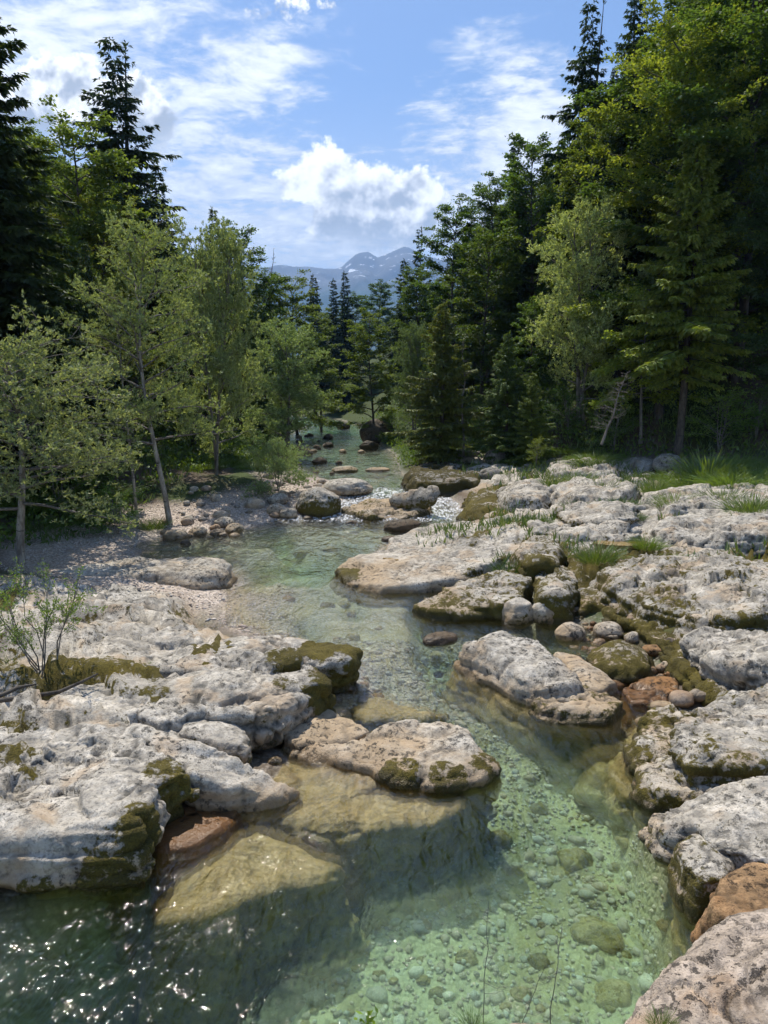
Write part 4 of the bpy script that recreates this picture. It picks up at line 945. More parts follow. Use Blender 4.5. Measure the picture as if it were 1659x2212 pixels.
kind_('willow_tall', 11, broadleaf, Rc=2.9, seed=21, kind='willow', leaf=.11, per=115, limbs=36, h0=.26, up=.75, bark=MB_PALE, trunk_r=.10, bend=.05)
kind_('willow_slim', 10, broadleaf, Rc=2.0, seed=22, kind='willow', leaf=.11, per=90, limbs=26, h0=.35, up=.8, bark=MB_PALE, trunk_r=.075, bend=-.05)
kind_('willow_round', 8, broadleaf, Rc=2.6, seed=23, kind='willow', leaf=.12, per=170, limbs=60, h0=.10, up=.9, stems=3, bark=MB_GREY, trunk_r=.07)
kind_('willow_low', 6, broadleaf, Rc=3.0, seed=24, kind='willow', leaf=.10, per=120, limbs=44, h0=.25, up=.45, bark=MB_PALE, trunk_r=.10)
kind_('bush', 2.2, broadleaf, Rc=1.5, seed=31, leaf=.085, per=70, limbs=26, h0=.08, up=.8, stems=4, trunk_r=.02, bark=MB_GREY, mat=ML_HERB)
kind_('bush_silver', 2.2, broadleaf, Rc=1.6, seed=32, kind='willow', leaf=.09, per=190, limbs=36, h0=.08, up=.7, stems=4, trunk_r=.02, bark=MB_GREY)
def plant(key, name, label, cat, loc, h, rz=None, color=(1, 1, 1), wide=1.0, group=None, tilt=None):
    H, (mt, mb, mc) = KIND[key]; e = bpy.data.objects.new(name, None); COL.objects.link(e); s = h / H
    e.location = loc; e.scale = (s * wide, s * wide, s); e.rotation_euler = (tilt[0] if tilt else 0, tilt[1] if tilt else 0, random.uniform(0, 6.28) if rz is None else rz)
    tag(e, label, cat, group)
    for nm, me_ in (('trunk', mt), ('branches', mb), ('crown', mc)):
        o = link(nm, me_, e); o.color = (*color, 1)
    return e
def tree_px(key, name, label, px, Y, pytop, color=(1, 1, 1), wide=1.0, zoff=0.0, rz=None, pybase=None, **kw):
    """stands a tree at distance Y under picture column px so that its tip reaches picture row pytop"""
    x = (px - 829.5) / FPX * (Y * math.cos(PITCH) + 2); zb = gz(x, Y) - .15 + zoff if pybase is None else at_depth(px, pybase, Y)[2]
    x = at_depth(px, .5 * (pytop + 950), Y)[0]
    top = at_depth(px, pytop, Y)[2]
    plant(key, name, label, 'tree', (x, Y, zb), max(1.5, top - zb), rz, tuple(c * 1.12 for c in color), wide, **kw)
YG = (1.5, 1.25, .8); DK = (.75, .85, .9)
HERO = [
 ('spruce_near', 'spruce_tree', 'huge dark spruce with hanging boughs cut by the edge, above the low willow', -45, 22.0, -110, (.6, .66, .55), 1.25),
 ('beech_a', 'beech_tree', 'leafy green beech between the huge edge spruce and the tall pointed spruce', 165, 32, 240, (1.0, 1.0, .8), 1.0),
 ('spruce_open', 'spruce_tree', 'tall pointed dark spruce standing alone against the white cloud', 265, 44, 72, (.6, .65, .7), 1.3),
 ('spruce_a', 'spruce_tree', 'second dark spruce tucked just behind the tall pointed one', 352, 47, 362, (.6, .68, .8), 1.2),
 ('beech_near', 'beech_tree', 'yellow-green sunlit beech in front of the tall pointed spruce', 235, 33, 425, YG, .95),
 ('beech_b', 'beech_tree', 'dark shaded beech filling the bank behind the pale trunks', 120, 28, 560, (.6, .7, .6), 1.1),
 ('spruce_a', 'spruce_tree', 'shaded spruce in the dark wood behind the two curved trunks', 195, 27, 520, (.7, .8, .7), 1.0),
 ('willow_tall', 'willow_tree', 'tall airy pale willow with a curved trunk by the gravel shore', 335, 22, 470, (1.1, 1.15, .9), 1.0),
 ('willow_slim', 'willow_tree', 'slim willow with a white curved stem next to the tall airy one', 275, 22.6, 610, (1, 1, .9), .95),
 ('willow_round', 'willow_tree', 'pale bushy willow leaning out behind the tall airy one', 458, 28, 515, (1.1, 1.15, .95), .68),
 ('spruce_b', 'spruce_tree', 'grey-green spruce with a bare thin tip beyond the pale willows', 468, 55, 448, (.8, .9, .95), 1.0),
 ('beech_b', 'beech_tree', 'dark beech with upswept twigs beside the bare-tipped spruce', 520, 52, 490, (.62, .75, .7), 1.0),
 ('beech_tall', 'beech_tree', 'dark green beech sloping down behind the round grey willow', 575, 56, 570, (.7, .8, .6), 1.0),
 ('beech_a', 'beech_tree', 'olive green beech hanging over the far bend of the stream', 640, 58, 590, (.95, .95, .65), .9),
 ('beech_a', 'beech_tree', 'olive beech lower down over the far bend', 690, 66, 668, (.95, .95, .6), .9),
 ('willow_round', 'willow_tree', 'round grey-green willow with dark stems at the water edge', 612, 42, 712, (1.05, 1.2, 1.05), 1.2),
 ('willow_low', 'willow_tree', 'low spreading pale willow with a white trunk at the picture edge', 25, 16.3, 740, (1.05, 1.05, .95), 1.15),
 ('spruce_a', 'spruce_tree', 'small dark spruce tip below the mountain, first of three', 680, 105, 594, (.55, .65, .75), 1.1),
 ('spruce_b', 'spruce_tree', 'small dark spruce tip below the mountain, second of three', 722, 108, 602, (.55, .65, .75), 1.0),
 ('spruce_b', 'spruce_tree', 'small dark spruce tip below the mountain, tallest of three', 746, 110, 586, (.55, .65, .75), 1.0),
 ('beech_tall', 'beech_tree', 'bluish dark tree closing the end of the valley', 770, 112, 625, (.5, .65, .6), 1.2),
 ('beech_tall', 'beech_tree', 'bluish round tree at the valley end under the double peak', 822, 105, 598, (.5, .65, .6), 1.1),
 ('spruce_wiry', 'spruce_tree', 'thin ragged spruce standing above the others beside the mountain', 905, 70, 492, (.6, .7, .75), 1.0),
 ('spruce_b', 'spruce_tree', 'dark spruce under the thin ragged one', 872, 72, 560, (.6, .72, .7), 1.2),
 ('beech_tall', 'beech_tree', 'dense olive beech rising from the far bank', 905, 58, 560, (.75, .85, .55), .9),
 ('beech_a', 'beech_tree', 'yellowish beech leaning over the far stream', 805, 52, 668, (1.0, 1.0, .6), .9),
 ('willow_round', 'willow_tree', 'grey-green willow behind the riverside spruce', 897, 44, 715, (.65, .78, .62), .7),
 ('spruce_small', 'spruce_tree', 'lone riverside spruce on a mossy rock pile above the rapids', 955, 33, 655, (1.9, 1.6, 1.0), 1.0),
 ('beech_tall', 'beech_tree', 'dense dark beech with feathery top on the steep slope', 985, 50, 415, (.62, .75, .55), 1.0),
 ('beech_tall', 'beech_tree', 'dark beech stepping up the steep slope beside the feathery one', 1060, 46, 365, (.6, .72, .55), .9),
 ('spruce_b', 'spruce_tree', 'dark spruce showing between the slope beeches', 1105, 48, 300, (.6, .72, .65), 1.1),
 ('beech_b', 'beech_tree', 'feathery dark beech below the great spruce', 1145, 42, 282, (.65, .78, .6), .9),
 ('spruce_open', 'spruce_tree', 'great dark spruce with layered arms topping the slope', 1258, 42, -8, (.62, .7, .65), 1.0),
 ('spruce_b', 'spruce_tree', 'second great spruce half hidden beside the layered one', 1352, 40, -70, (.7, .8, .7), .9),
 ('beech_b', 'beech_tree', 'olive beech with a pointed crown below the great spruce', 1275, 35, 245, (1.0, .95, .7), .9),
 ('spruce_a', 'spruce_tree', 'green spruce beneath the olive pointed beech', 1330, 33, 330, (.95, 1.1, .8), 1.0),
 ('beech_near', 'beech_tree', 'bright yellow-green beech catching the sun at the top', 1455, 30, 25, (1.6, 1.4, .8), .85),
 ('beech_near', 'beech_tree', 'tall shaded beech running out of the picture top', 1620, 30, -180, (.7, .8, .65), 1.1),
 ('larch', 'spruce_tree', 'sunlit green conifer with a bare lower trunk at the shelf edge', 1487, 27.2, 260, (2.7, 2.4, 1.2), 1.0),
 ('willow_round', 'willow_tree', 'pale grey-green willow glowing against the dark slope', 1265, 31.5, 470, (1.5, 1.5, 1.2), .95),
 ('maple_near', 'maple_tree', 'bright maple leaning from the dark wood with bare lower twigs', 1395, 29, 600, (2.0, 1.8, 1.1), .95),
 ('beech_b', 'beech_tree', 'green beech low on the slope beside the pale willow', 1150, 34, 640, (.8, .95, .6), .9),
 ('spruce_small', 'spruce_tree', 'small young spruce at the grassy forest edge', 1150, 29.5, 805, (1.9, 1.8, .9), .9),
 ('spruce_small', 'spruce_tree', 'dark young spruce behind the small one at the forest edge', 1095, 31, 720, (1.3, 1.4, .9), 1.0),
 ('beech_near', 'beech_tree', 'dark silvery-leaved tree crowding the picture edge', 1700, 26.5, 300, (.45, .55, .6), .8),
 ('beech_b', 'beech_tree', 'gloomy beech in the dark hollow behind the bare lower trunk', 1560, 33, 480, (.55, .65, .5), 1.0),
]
for key, nm, lab, px, Y, pt, colr, wd in HERO:
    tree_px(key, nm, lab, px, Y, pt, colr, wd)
# crowd of the forest on both slopes, kept under the skyline of the named trees
SKY_X = [-400, 0, 60, 100, 190, 215, 265, 320, 350, 400, 430, 470, 510, 560, 600, 640, 680, 745, 800, 850, 885, 905, 930, 960, 1010, 1060, 1100, 1140, 1190, 1215, 1260, 1320, 1660, 2100]
SKY_Y = [-300, 120, 230, 260, 300, 300, 260, 330, 400, 490, 520, 510, 530, 580, 605, 600, 625, 625, 635, 610, 590, 590, 560, 490, 440, 400, 340, 310, 300, 260, 160, 60, -300, -500]
r_ = np.random.default_rng(77); placed = []; nf_ = 0
for _ in range(6000):
    Y = float(np.exp(r_.uniform(math.log(22), math.log(150)))); x = float(r_.uniform(-1, 1) * (Y * .66 + 2))
    P1 = np.array([[x, Y]]); dr_ = -polysd(P1, FR)[0]; dl_ = -polysd(P1, FL)[0]; dd = max(dr_, dl_)
    if dd < 1.5 or dd > 45 or (Y < 31 and dd < 9): continue
    if any((x - a) ** 2 + (Y - b) ** 2 < (2.6 + .02 * Y) ** 2 for a, b in placed): continue
    zb = gz(x, Y); px = 829.5 + FPX * x / (Y * math.cos(PITCH) - (zb + 6 - CAMZ) * math.sin(PITCH))
    lim = min(np.interp(px - 25, SKY_X, SKY_Y), np.interp(px + 25, SKY_X, SKY_Y)) * .0 + max(np.interp(px - 30, SKY_X, SKY_Y), np.interp(px + 30, SKY_X, SKY_Y), np.interp(px, SKY_X, SKY_Y))
    ztop = at_depth(px, lim + r_.uniform(10, 60), Y)[2]; h = min(ztop - zb, r_.uniform(12, 20))
    if h < 5: continue
    placed.append((x, Y)); right = dr_ > dl_
    key = (['beech_b', 'spruce_a', 'beech_tall', 'spruce_a', 'spruce_b', 'spruce_b'] if right else ['beech_a', 'beech_b', 'beech_tall', 'spruce_a', 'spruce_b', 'beech_tall'])[int(r_.integers(0, 6))]
    side_ = 'slope of the great spruce' if right else 'slope of the tall pointed spruce'
    isb = key.startswith('beech')
    t_ = r_.uniform(.55, .9)
    plant(key, 'beech_tree' if isb else 'spruce_tree', ('leafy beech crowded in the dark wood on the ' if isb else 'dark spruce crowded in the wood on the ') + side_, 'tree', (x, Y, zb - .3), h, None,
          (t_, t_ * 1.08, t_ * .8), r_.uniform(.9, 1.25) * (1.0 if h > 9 else 1.25), ('beeches' if isb else 'spruces') + ' crowding the ' + side_)
    nf_ += 1
    if nf_ >= 190: break

# ------------------------------------------------------------------ bushes, dead wood and shrubs
for lab, key, px, py, wpx, colr in (('silvery fallen bush trailing over the gravel beside the white stones', 'bush_silver', 600, 1072, 130, (.8, .9, .8)),
      ('pale-leaved bush under the dark silvery tree at the picture edge', 'bush', 1560, 985, 150, (1.2, 1.3, 1.2)), ('low green bush at the foot of the riverside spruce', 'bush', 900, 1000, 70, (.7, .85, .6)),
      ('leafy bush at the foot of the bright maple', 'bush', 1330, 985, 120, (.8, .9, .8)), ('green bush by the water under the round willow', 'bush', 545, 985, 70, (.8, 1.0, .7)),
      ('dark low bush between the curved trunks and the edge willow', 'bush', 200, 1090, 110, (.9, 1.1, .8)), ('leafy mound at the foot of the tall airy willow', 'bush', 245, 1160, 120, (.8, 1.0, .7)),
      ('shaded bush behind the grey fallen one', 'bush', 470, 1000, 100, (.7, .85, .6)), ('dark bush in the gap behind the angular grey boulder', 'bush', 1030, 965, 80, (.55, .7, .55)),
      ('bush with hanging leaves right of the bare lower trunk', 'bush', 1640, 960, 130, (.7, .85, .7)), ('bush at the far bank behind the huge dark boulder', 'bush', 850, 945, 60, (.7, .9, .6)),
      ('deep green bush in the hollow near the pale willow', 'bush', 1230, 955, 120, (.5, .65, .5)), ('green bush crowding the slim white stem', 'bush', 120, 1120, 150, (.75, .95, .65))):
    lab = lab.replace('right of', 'beside')
    p = hitg(px, py); w = wpx * p[1] / FPX; H = w * .75
    plant(key, 'bush', lab, 'bush', (p[0], p[1] + .3, gz(p[0], p[1] + .3) - .1), H, None, tuple(c * 1.5 for c in colr), w / (1.45 * H))
def bare_tree(name, label, px, Y, pyb, pyt, seed, twigs=40, lean=0.0, mat=None, r0=.05, cat='tree', tl=.5):
    b = at_depth(px, pyb, Y); t_ = at_depth(px + lean, pyt, Y); r = np.random.default_rng(seed); H = t_[2] - b[2]
    e = bpy.data.objects.new(name, None); COL.objects.link(e); e.location = b; tag(e, label, cat)
    s = np.linspace(0, 1, 9); pth = np.outer(s, t_ - b) + np.cumsum(r.normal(0, .012 * H, (9, 3)), 0) * np.array([1, 1, .3])
    T = Tubes(); T.add(pth, np.interp(s, [0, 1], [r0, min(.008, r0 * .4)]), 6); link('trunk', T.mesh('trunk', mat or MB_GREY), e)
    B = Tubes()
    for k in range(twigs):
        q_ = r.uniform(.2, 1); p0 = np.array([np.interp(q_, s, pth[:, c]) for c in range(3)]); az = r.uniform(0, 6.28); l = tl * (1.2 - q_) * r.uniform(.5, 1.2) * H * .22
        dv = np.array([math.cos(az), math.sin(az), r.uniform(-.1, .7)]); p2 = p0 + dv * l; rb = r0 * (.22 if r0 > .02 else .6); B.add(np.array([p0, p0 + dv * l * .5 + r.normal(0, .06 * l, 3), p2]), [rb, rb * .7, rb * .35], 3)
        for j in range(2):
            d3 = dv + r.normal(0, .6, 3); B.add(np.array([p0 + dv * l * .6, p0 + dv * l * .6 + d3 * l * .4]), [rb * .5, rb * .25], 3)
    link('branches', B.mesh('branches', mat or MB_GREY), e)
bare_tree('dead_tree', 'thin dead pole of a tree poking above the wood by the mountain', 583, 58, 700, 538, 3, 26, 0, r0=.09)
bare_tree('dead_tree', 'bare grey dead sapling beside the riverside spruce', 1003, 32.5, 985, 735, 4, 40, -10, r0=.06)
bare_tree('dead_tree', 'tangle of bare twigs under the bright maple', 1300, 25.5, 960, 800, 5, 60, 60, r0=.05, tl=1.3)
bare_tree('dead_tree', 'bare reaching branch beside the slim white stem', 215, 22, 900, 690, 6, 24, -60, r0=.03)
bare_tree('dry_twig', 'dry bare stem rising from the bottom edge over the pool', 1045, 4.3, 2230, 1930, 7, 7, 20, r0=.0038, cat='twig', tl=1.0)
bare_tree('dry_twig', 'thin forked dry twig near the rosy rock at the bottom', 1190, 4.2, 2230, 1990, 8, 9, 25, r0=.0038, cat='twig', tl=1.0)
bare_tree('dry_twig', 'short dry twig leaning across the bottom pebbles', 1120, 4.15, 2230, 2090, 9, 8, 60, r0=.003, cat='twig', tl=1.2)
p = hitg(1158, 1012); plant('bush', 'sapling', 'lone thin yellow-green seedling standing on the open rock shelf', 'tree', (p[0], p[1], gz(p[0], p[1])), 1.0, 1.0, (2.0, 1.7, .9), .55)
# twiggy shrub on the slabs
def twiggy(name, label, px, py, h, seed):
    b = hitw(px, py, .42); r = np.random.default_rng(seed); e = bpy.data.objects.new(name, None); COL.objects.link(e); e.location = b; tag(e, label, 'shrub')
    T = Tubes(); K = []
    for k in range(9):
        az = r.uniform(0, 6.28); ln = h * r.uniform(.7, 1.05); dv = np.array([.45 * math.cos(az), .35 * math.sin(az), 1.0]); s = np.linspace(0, 1, 7)
        pth = np.outer(s, dv) * ln + np.cumsum(r.normal(0, .03 * h, (7, 3)), 0); T.add(pth, np.interp(s, [0, 1], [.012, .004]), 4)
        for j in range(9):
            q_ = r.uniform(.35, 1); p0 = np.array([np.interp(q_, s, pth[:, c]) for c in range(3)]); d2 = unit(dv + r.normal(0, .6, 3)); l2 = .3 * h * r.uniform(.5, 1)
            T.add(np.array([p0, p0 + d2 * l2]), [.004, .002], 3); n = 42
            Bp = p0 + d2 * l2 * r.uniform(.2, 1.05, n)[:, None] + r.normal(0, .02, (n, 3)); A = unit(d2 + r.normal(0, .7, (n, 3))); l = r.uniform(.025, .05, n)
            K.append(kites(Bp, A, unit(np.cross(A, r.normal(size=(n, 3)))), l, l * .42))
    link('stems', T.mesh('stems', MB_GREY), e); o = link('crown', kmesh('crown', K, ML_HERB), e); o.color = (1.6, 1.6, 1.5, 1)
twiggy('twiggy_shrub', 'thin twiggy shrub with tiny green leaves growing on the pale slabs', 100, 1480, 1.55, 2)
T = Tubes(); b = hitw(0, 1530, .6)
T.add(np.array([[-.5, -.35, .05], [-.1, -.1, .12], [.3, .1, .10], [.6, .25, .10], [.8, .4, .16], [.95, .6, .2]]), [.035, .032, .03, .026, .02, .012], 7)
T.add(np.array([[.3, .1, .10], [.6, -.05, .06], [.9, 0, .03]]), [.025, .028, .01], 6); T.add(np.array([[-.1, -.1, .12], [.1, .25, .16], [.2, .5, .1]]), [.03, .025, .01], 6)
tag(link('driftwood', T.mesh('driftwood', MB_DARK), loc=b), 'gnarled brown driftwood root at the foot of the twiggy shrub', 'driftwood')
b = at_depth(795, 2218, 4.0); r = np.random.default_rng(3); n = 26
A = unit(r.normal(0, .6, (n, 3)) + np.array([0, 0, .9])); l = r.uniform(.04, .075, n)
T = Tubes(); T.add(np.array([[0, 0, -.3], [0, 0, 0]]), [.004, .003], 4)
e = bpy.data.objects.new('leafy_sprig', None); COL.objects.link(e); e.location = b; tag(e, 'small sprig of fresh green leaves at the bottom edge', 'plant')
link('stem', T.mesh('stem', MB_GREY), e); o = link('crown', kmesh('crown', kites(np.zeros((n, 3)) + r.normal(0, .03, (n, 3)), A, unit(np.cross(A, r.normal(size=(n, 3)))), l, l * .45), ML_HERB), e); o.color = (1.8, 1.8, 1.2, 1)

# ------------------------------------------------------------------ grass tufts, bank grass, undergrowth
def blades(r, n, R_, h):
    a = r.uniform(0, 6.28, n); q_ = np.sqrt(r.uniform(0, 1, n)) * R_; Bp = np.stack([np.cos(a) * q_, np.sin(a) * q_, np.zeros(n) - .03], 1)
    A = unit(np.stack([np.cos(a) * q_ / R_ * .7, np.sin(a) * q_ / R_ * .7, np.ones(n)], 1) + r.normal(0, .28, (n, 3))); l = h * r.uniform(.5, 1.1, n)
    tipd = unit(A + np.stack([np.cos(a), np.sin(a), -.3 * np.ones(n)], 1) * r.uniform(.2, .9, n)[:, None])
    return Bp, A, tipd, l
TUFT = []
for k in range(4):
    r = np.random.default_rng(60 + k); Bp, A, td, l = blades(r, 420, .30, .5); Wd = unit(np.cross(A, r.normal(size=A.shape)))
    K1 = kites(Bp, A, Wd, l * .75, np.full(len(l), .010)); K2 = kites(Bp + A * (l * .5)[:, None], td, Wd, l * .6, np.full(len(l), .009))
    TUFT.append(kmesh('grass_tuft', [K1, K2], ML_GRASS))
TL = [(1195, 1052, 50, 'grass tuft in the crack beside the rough rock knob'), (1248, 1045, 60, 'grass tuft by the rounded pale rock swell'), (1398, 1185, 56, 'tall grass tuft on the bedrock near the orange puddle'), (1462, 1215, 60, 'tall grass tuft on the rough grey and white hump'),
      (1100, 1240, 60, 'dark green grass tuft on the edge of the whale-backed slab'), (1290, 1215, 80, 'blue-green grass clump above the mossy ledge'), (1340, 1095, 50, 'grass tuft behind the dark layered slab'), (1455, 1092, 60, 'grass tuft at the end of the grey bench'),
      (1530, 1035, 110, 'big bright grass clump beside the egg-shaped boulder'), (1625, 1110, 90, 'bright grass strip on the grey bench'), (1160, 1128, 50, 'dark grass tuft in front of the rough rock knob'), (1300, 1060, 60, 'grass tuft on the pale rock swell'),
      (1595, 1050, 80, 'grass clump below the pale-leaved bush'), (1645, 1040, 80, 'bright grass clump at the picture edge by the forest'), (300, 1447, 40, 'small grass tuft in the blocky white rock'), (25, 1450, 60, 'grass tuft under the twiggy shrub'),
      (1420, 1060, 60, 'grass tuft on the open shelf before the egg-shaped boulder'), (1560, 1085, 70, 'grass tuft in the grey bench crack'), (1370, 1120, 40, 'small grass tuft beside the dark layered slab'), (330, 1140, 50, 'grass tuft at the foot of the curved trunks'),
      (1500, 1130, 50, 'small grass tuft on the pale bench'), (1240, 1100, 40, 'grass tuft at the corner of the dark layered slab'), (1350, 1240, 50, 'grass tuft in the mossy hollow'), (1430, 2225, 60, 'short grass tuft on the rosy rock'), (1020, 2225, 60, 'dry grass tuft at the bottom edge')]
for k, (px, py, w_, lab) in enumerate(TL):
    p = hitw(px, py, .8) if py > 2100 else (hitw(px, py, .45) if px < 310 and py > 1400 else hitg(px, py, .05)); s_ = 1.25 * w_ * p[1] / FPX / .85
    zz_ = p[2] if py > 1400 else max(gz(p[0], p[1]), p[2] - .1)
    o = link('grass_tuft', TUFT[k % 4], loc=(p[0], p[1], zz_)); o.scale = (s_, s_, s_ * random.uniform(.8, 1.1)); o.rotation_euler = (0, 0, random.uniform(0, 6.28))
    c_ = random.uniform(.9, 1.3); o.color = (c_, c_, c_ * .8, 1) if 'dark' not in lab else (.6, .7, .6, 1); tag(o, lab, 'grass tuft', 'grass tufts on the rocks')
rr_ = np.random.default_rng(19)
for lab, grp, (x0, x1, y0, y1), n_, wr, cc_ in (('bright grass clump in the sunny patch between the egg-shaped boulder and the picture edge', 'grass clumps by the egg-shaped boulder', (1480, 1690, 1000, 1065), 16, (80, 130), 1.25),
      ('grass clump on the green bank below the bright maple', 'grass clumps on the bank below the maple', (1110, 1330, 975, 1006), 12, (60, 90), 1.1), ('grass tuft scattered on the open rock shelf', 'grass tufts of the open shelf', (1180, 1640, 1040, 1130), 14, (36, 64), 1.1),
      ('shaded grass clump under the low spreading willow', 'grass clumps under the low willow', (0, 240, 1060, 1150), 12, (90, 140), 1.0), ('grass clump at the stream bank behind the fallen bush', 'grass clumps behind the fallen bush', (390, 570, 985, 1015), 9, (60, 90), 1.2)):
    for k in range(n_):
        p = hitg(rr_.uniform(x0, x1), rr_.uniform(y0, y1), .03); s_ = rr_.uniform(*wr) * p[1] / FPX / .85
        o = link('grass_tuft', TUFT[k % 4], loc=(p[0], p[1], gz(p[0], p[1]))); o.scale = (s_ * 1.15, s_ * 1.15, s_ * rr_.uniform(.38, .58)); o.rotation_euler = (0, 0, rr_.uniform(0, 6.28)); o.color = (cc_, cc_ * rr_.uniform(.95, 1.1), cc_ * .7, 1)
        tag(o, lab, 'grass tuft', grp)
r = np.random.default_rng(91); n = 80000
x_ = r.uniform(-14, 19, n); y_ = r.uniform(14, 44, n); zz, sr_, fr_, fl_2, rt_, rk_ = ground_full(x_, y_)
cl = fbm(np.stack([x_ * .45, y_ * .45, 0 * x_], 1) + 31, 3)
okR = rt_ & ((fr_ > -3.4 + 3.4 * (cl < -.04)) | ((cl > .07) & (y_ > 14.5))) & (fr_ < 2.5) & (sr_ > .8); okL = (~rt_) & (fl_2 > -1.0) & (fl_2 < 2.0) & (cl > -.1) & (sr_ > 1.2)
ok = okR | okL
Bp = np.stack([x_, y_, zz - .02], 1)[ok][:52000]; n = len(Bp)
A = unit(np.array([0, 0, 1.]) + r.normal(0, .38, (n, 3))); l = r.uniform(.14, .42, n)
tag(link('bank_grass', kmesh('bank_grass', kites(Bp, A, unit(np.cross(A, r.normal(size=(n, 3)))), l, r.uniform(.025, .05, n)), ML_GRASS)), 'soft green grass growing along the foot of the forest', 'grass', None, 'stuff')
x_ = r.uniform(-40, 40, 60000); y_ = np.exp(r.uniform(math.log(13), math.log(80), 60000)); zz, sr_, fr_, fl_2, rt_, rk_ = ground_smooth(x_, y_)[:5] + (None,)
fd = np.maximum(fr_, fl_2)
ok = (fd > np.where(y_ > 33, -4, -.6)) & (fd < 9) & (sr_ > np.where(y_ > 33, .15, .6)) & (np.abs(x_) < y_ * .62 + 2)
ok = np.flatnonzero(ok)[:8000]; zz[ok] = ground_full(x_[ok], y_[ok])[0]
C_ = np.stack([x_, y_, zz], 1)[ok]; m_ = 7; n = len(C_) * m_
hgt_ = np.repeat(r.gamma(2.0, .16, len(C_)) + .1, m_)
Bp = np.repeat(C_, m_, 0) + r.normal(0, 1, (n, 3)) * np.array([.22, .22, 0]) + np.stack([0 * hgt_, 0 * hgt_, hgt_ * r.uniform(0, 1, n)], 1)
A = unit(r.normal(0, .7, (n, 3)) + np.array([0, 0, .35])); l = r.uniform(.10, .20, n)
o = link('undergrowth', kmesh('undergrowth', kites(Bp, A, unit(np.cross(A, r.normal(size=(n, 3)) * .5 + np.array([0, 0, 1.]))), l, l * .6), ML_HERB)); o.color = (1.25, 1.3, .95, 1)
tag(o, 'low leafy undergrowth at the forest foot on both banks', 'undergrowth', None, 'stuff')

M_PUD, g = newmat('puddle_water'); P = wpos(g)
finish(g, g.new('ShaderNodeBsdfPrincipled', {'Base Color': g.mix(g.noise(P, 2, 4), (.20, .12, .03), (.38, .27, .10)), 'Roughness': .12, 'Normal': g.new('ShaderNodeBump', {'Strength': .2, 'Distance': .01, 'Height': g.noise(P, 9, 2)})}))
for lab, px, py, rx, ry, off in (('yellow shallow puddle on the pale bedrock at the picture edge', 1600, 1212, 1.3, .55, .10), ('small orange puddle in the bedrock near the tall grass tufts', 1345, 1172, .7, .4, .06), ('thin ochre pool on the whale-backed slab', 885, 1205, .6, .3, None)):
    p = hitg(px, py, .05) if off is not None else hitw(px, py, .26)
    th = np.linspace(0, 6.283, 40, endpoint=False); rr = 1 + .28 * fbm(np.stack([np.cos(th) * 1.3, np.sin(th) * 1.3, np.full(40, px * .1)], 1), 3)
    V = np.stack([p[0] + rx * rr * np.cos(th), p[1] + ry * rr * np.sin(th), np.zeros(40)], 1)
    zc = float(np.mean(ground_full(V[:, 0], V[:, 1])[0])) + off if off is not None else p[2]
    V[:, 2] = zc; lo_ = V.copy(); lo_[:, 2] -= .12; i_ = np.arange(40); j_ = (i_ + 1) % 40
    me = mkmesh('puddle', np.vstack([V, lo_, [[p[0], p[1], zc]]]), [np.stack([i_, i_ + 40, j_ + 40, j_], 1), np.stack([np.full(40, 80), i_, j_], 1)], False, [M_PUD])
    tag(link('puddle', me), lab, 'puddle')
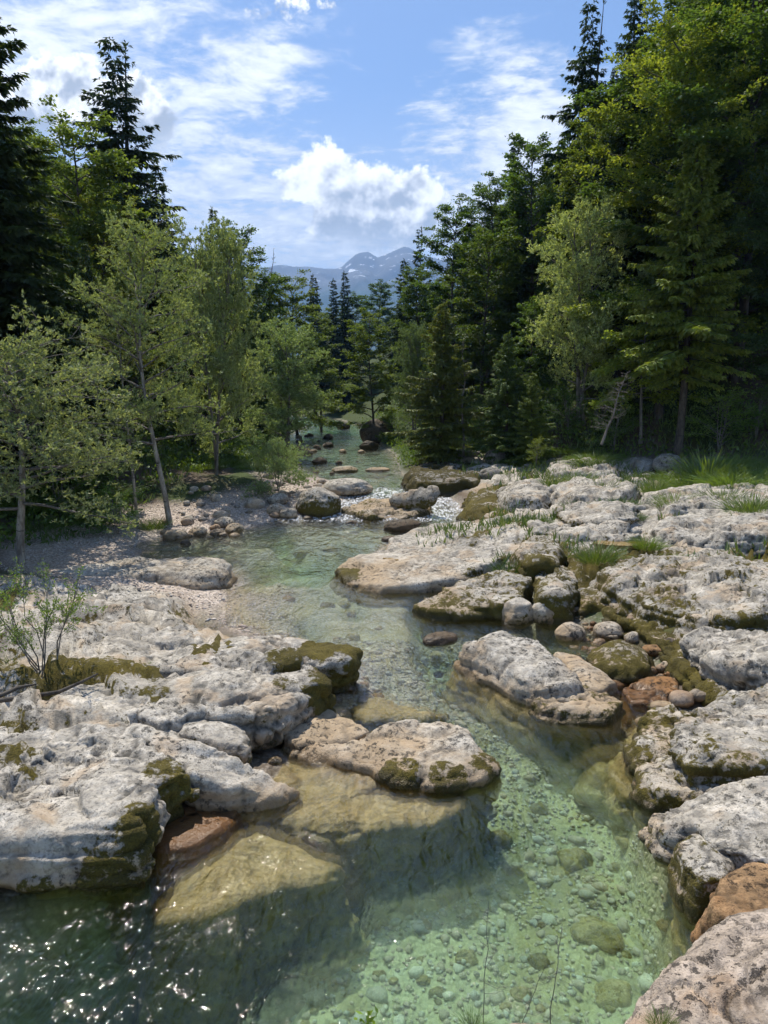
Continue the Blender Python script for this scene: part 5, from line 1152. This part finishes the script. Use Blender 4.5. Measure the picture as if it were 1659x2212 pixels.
# ------------------------------------------------------------------ mountain and the air in front of it
M_MT, g = newmat('mountain'); P = wpos(g); nz_ = g.sep(g.new('ShaderNodeNewGeometry').outputs['Normal'])[2]; pz = g.sep(P)[2]
n1 = g.noise(P, .004, 5, .65)
c = g.mix(g.ss(g.m('ADD', pz, g.m('MULTIPLY', n1, 260)), 620, 820), (.035, .055, .025), (.13, .125, .12))
sn = g.m('MULTIPLY', g.ss(g.noise(g.mapv(P, (1, 1, 2.2)), .011, 4, .6), .615, .65), g.ss(pz, 600, 700))
c = g.mix(sn, c, (.75, .78, .82))
finish(g, g.new('ShaderNodeBsdfPrincipled', {'Base Color': c, 'Roughness': .95}))
prof = [(-900, 640), (0, 620), (500, 590), (560, 576), (600, 566), (640, 571), (690, 574), (736, 574), (750, 562), (764, 547), (778, 541), (795, 540), (808, 548), (818, 553), (835, 545), (850, 537), (865, 531), (878, 528), (892, 535), (915, 547), (970, 562), (1100, 590), (1700, 640), (2600, 660)]
yr = 4400.0
rp = np.array([at_depth(a, b, yr)[[0, 2]] for a, b in prof])
xs = np.linspace(-4200, 4200, 320); yy = np.linspace(1500, 6400, 80); X, Y = np.meshgrid(xs, yy)
Hr = np.interp(X, rp[:, 0], rp[:, 1]); dYn = np.abs(Y - yr) / np.where(Y < yr, 2900, 2000)
Z = Hr * np.clip(1 - dYn, 0, 1) ** 1.15
p3 = np.stack([X.ravel() / 420, Y.ravel() / 420, 0 * X.ravel()], 1); rd = (1 - np.abs(fbm(p3, 5)) * 2).reshape(X.shape)
Z = Z - 150 * np.clip(1 - rd, 0, 1) * np.clip(dYn * 5, 0, 1) * np.clip(1.2 - dYn, 0, 1) + 14 * fbm(p3 * 6, 3).reshape(X.shape) * np.clip(1.2 - dYn, 0, 1)
hill = 330 * np.exp(-((Y - 2700) / 420) ** 2) * (1 + .12 * fbm(p3 * .7 + 9, 4).reshape(X.shape)); Z = np.maximum(Z, hill)
idx = np.arange(X.size).reshape(X.shape)
me = mkmesh('mountain', np.stack([X.ravel(), Y.ravel(), Z.ravel() - 3], 1), np.stack([idx[:-1, :-1], idx[:-1, 1:], idx[1:, 1:], idx[1:, :-1]], -1).reshape(-1, 4), True, [M_MT])
tag(link('mountain', me), kind='structure')
M_HAZE, g = newmat('haze'); o_ = g.new('ShaderNodeOutputMaterial')
pvn = g.new('ShaderNodeVolumePrincipled', {'Color': (.24, .52, 1.0), 'Density': .00018, 'Anisotropy': .1}); g.nt.links.new(pvn.outputs[0], o_.inputs[1])
x0, x1, y0, y1, z0, z1 = -6000, 6000, -300, 7500, -12, 1010
V = [(x, y, z_) for x in (x0, x1) for y in (y0, y1) for z_ in (z0, z1)]
me = mkmesh('haze', V, np.array([(0, 1, 3, 2), (4, 6, 7, 5), (0, 4, 5, 1), (2, 3, 7, 6), (0, 2, 6, 4), (1, 5, 7, 3)]), False, [M_HAZE])
tag(link('haze', me), 'pale blue air between the stream and the far mountain', 'haze', None, 'stuff')
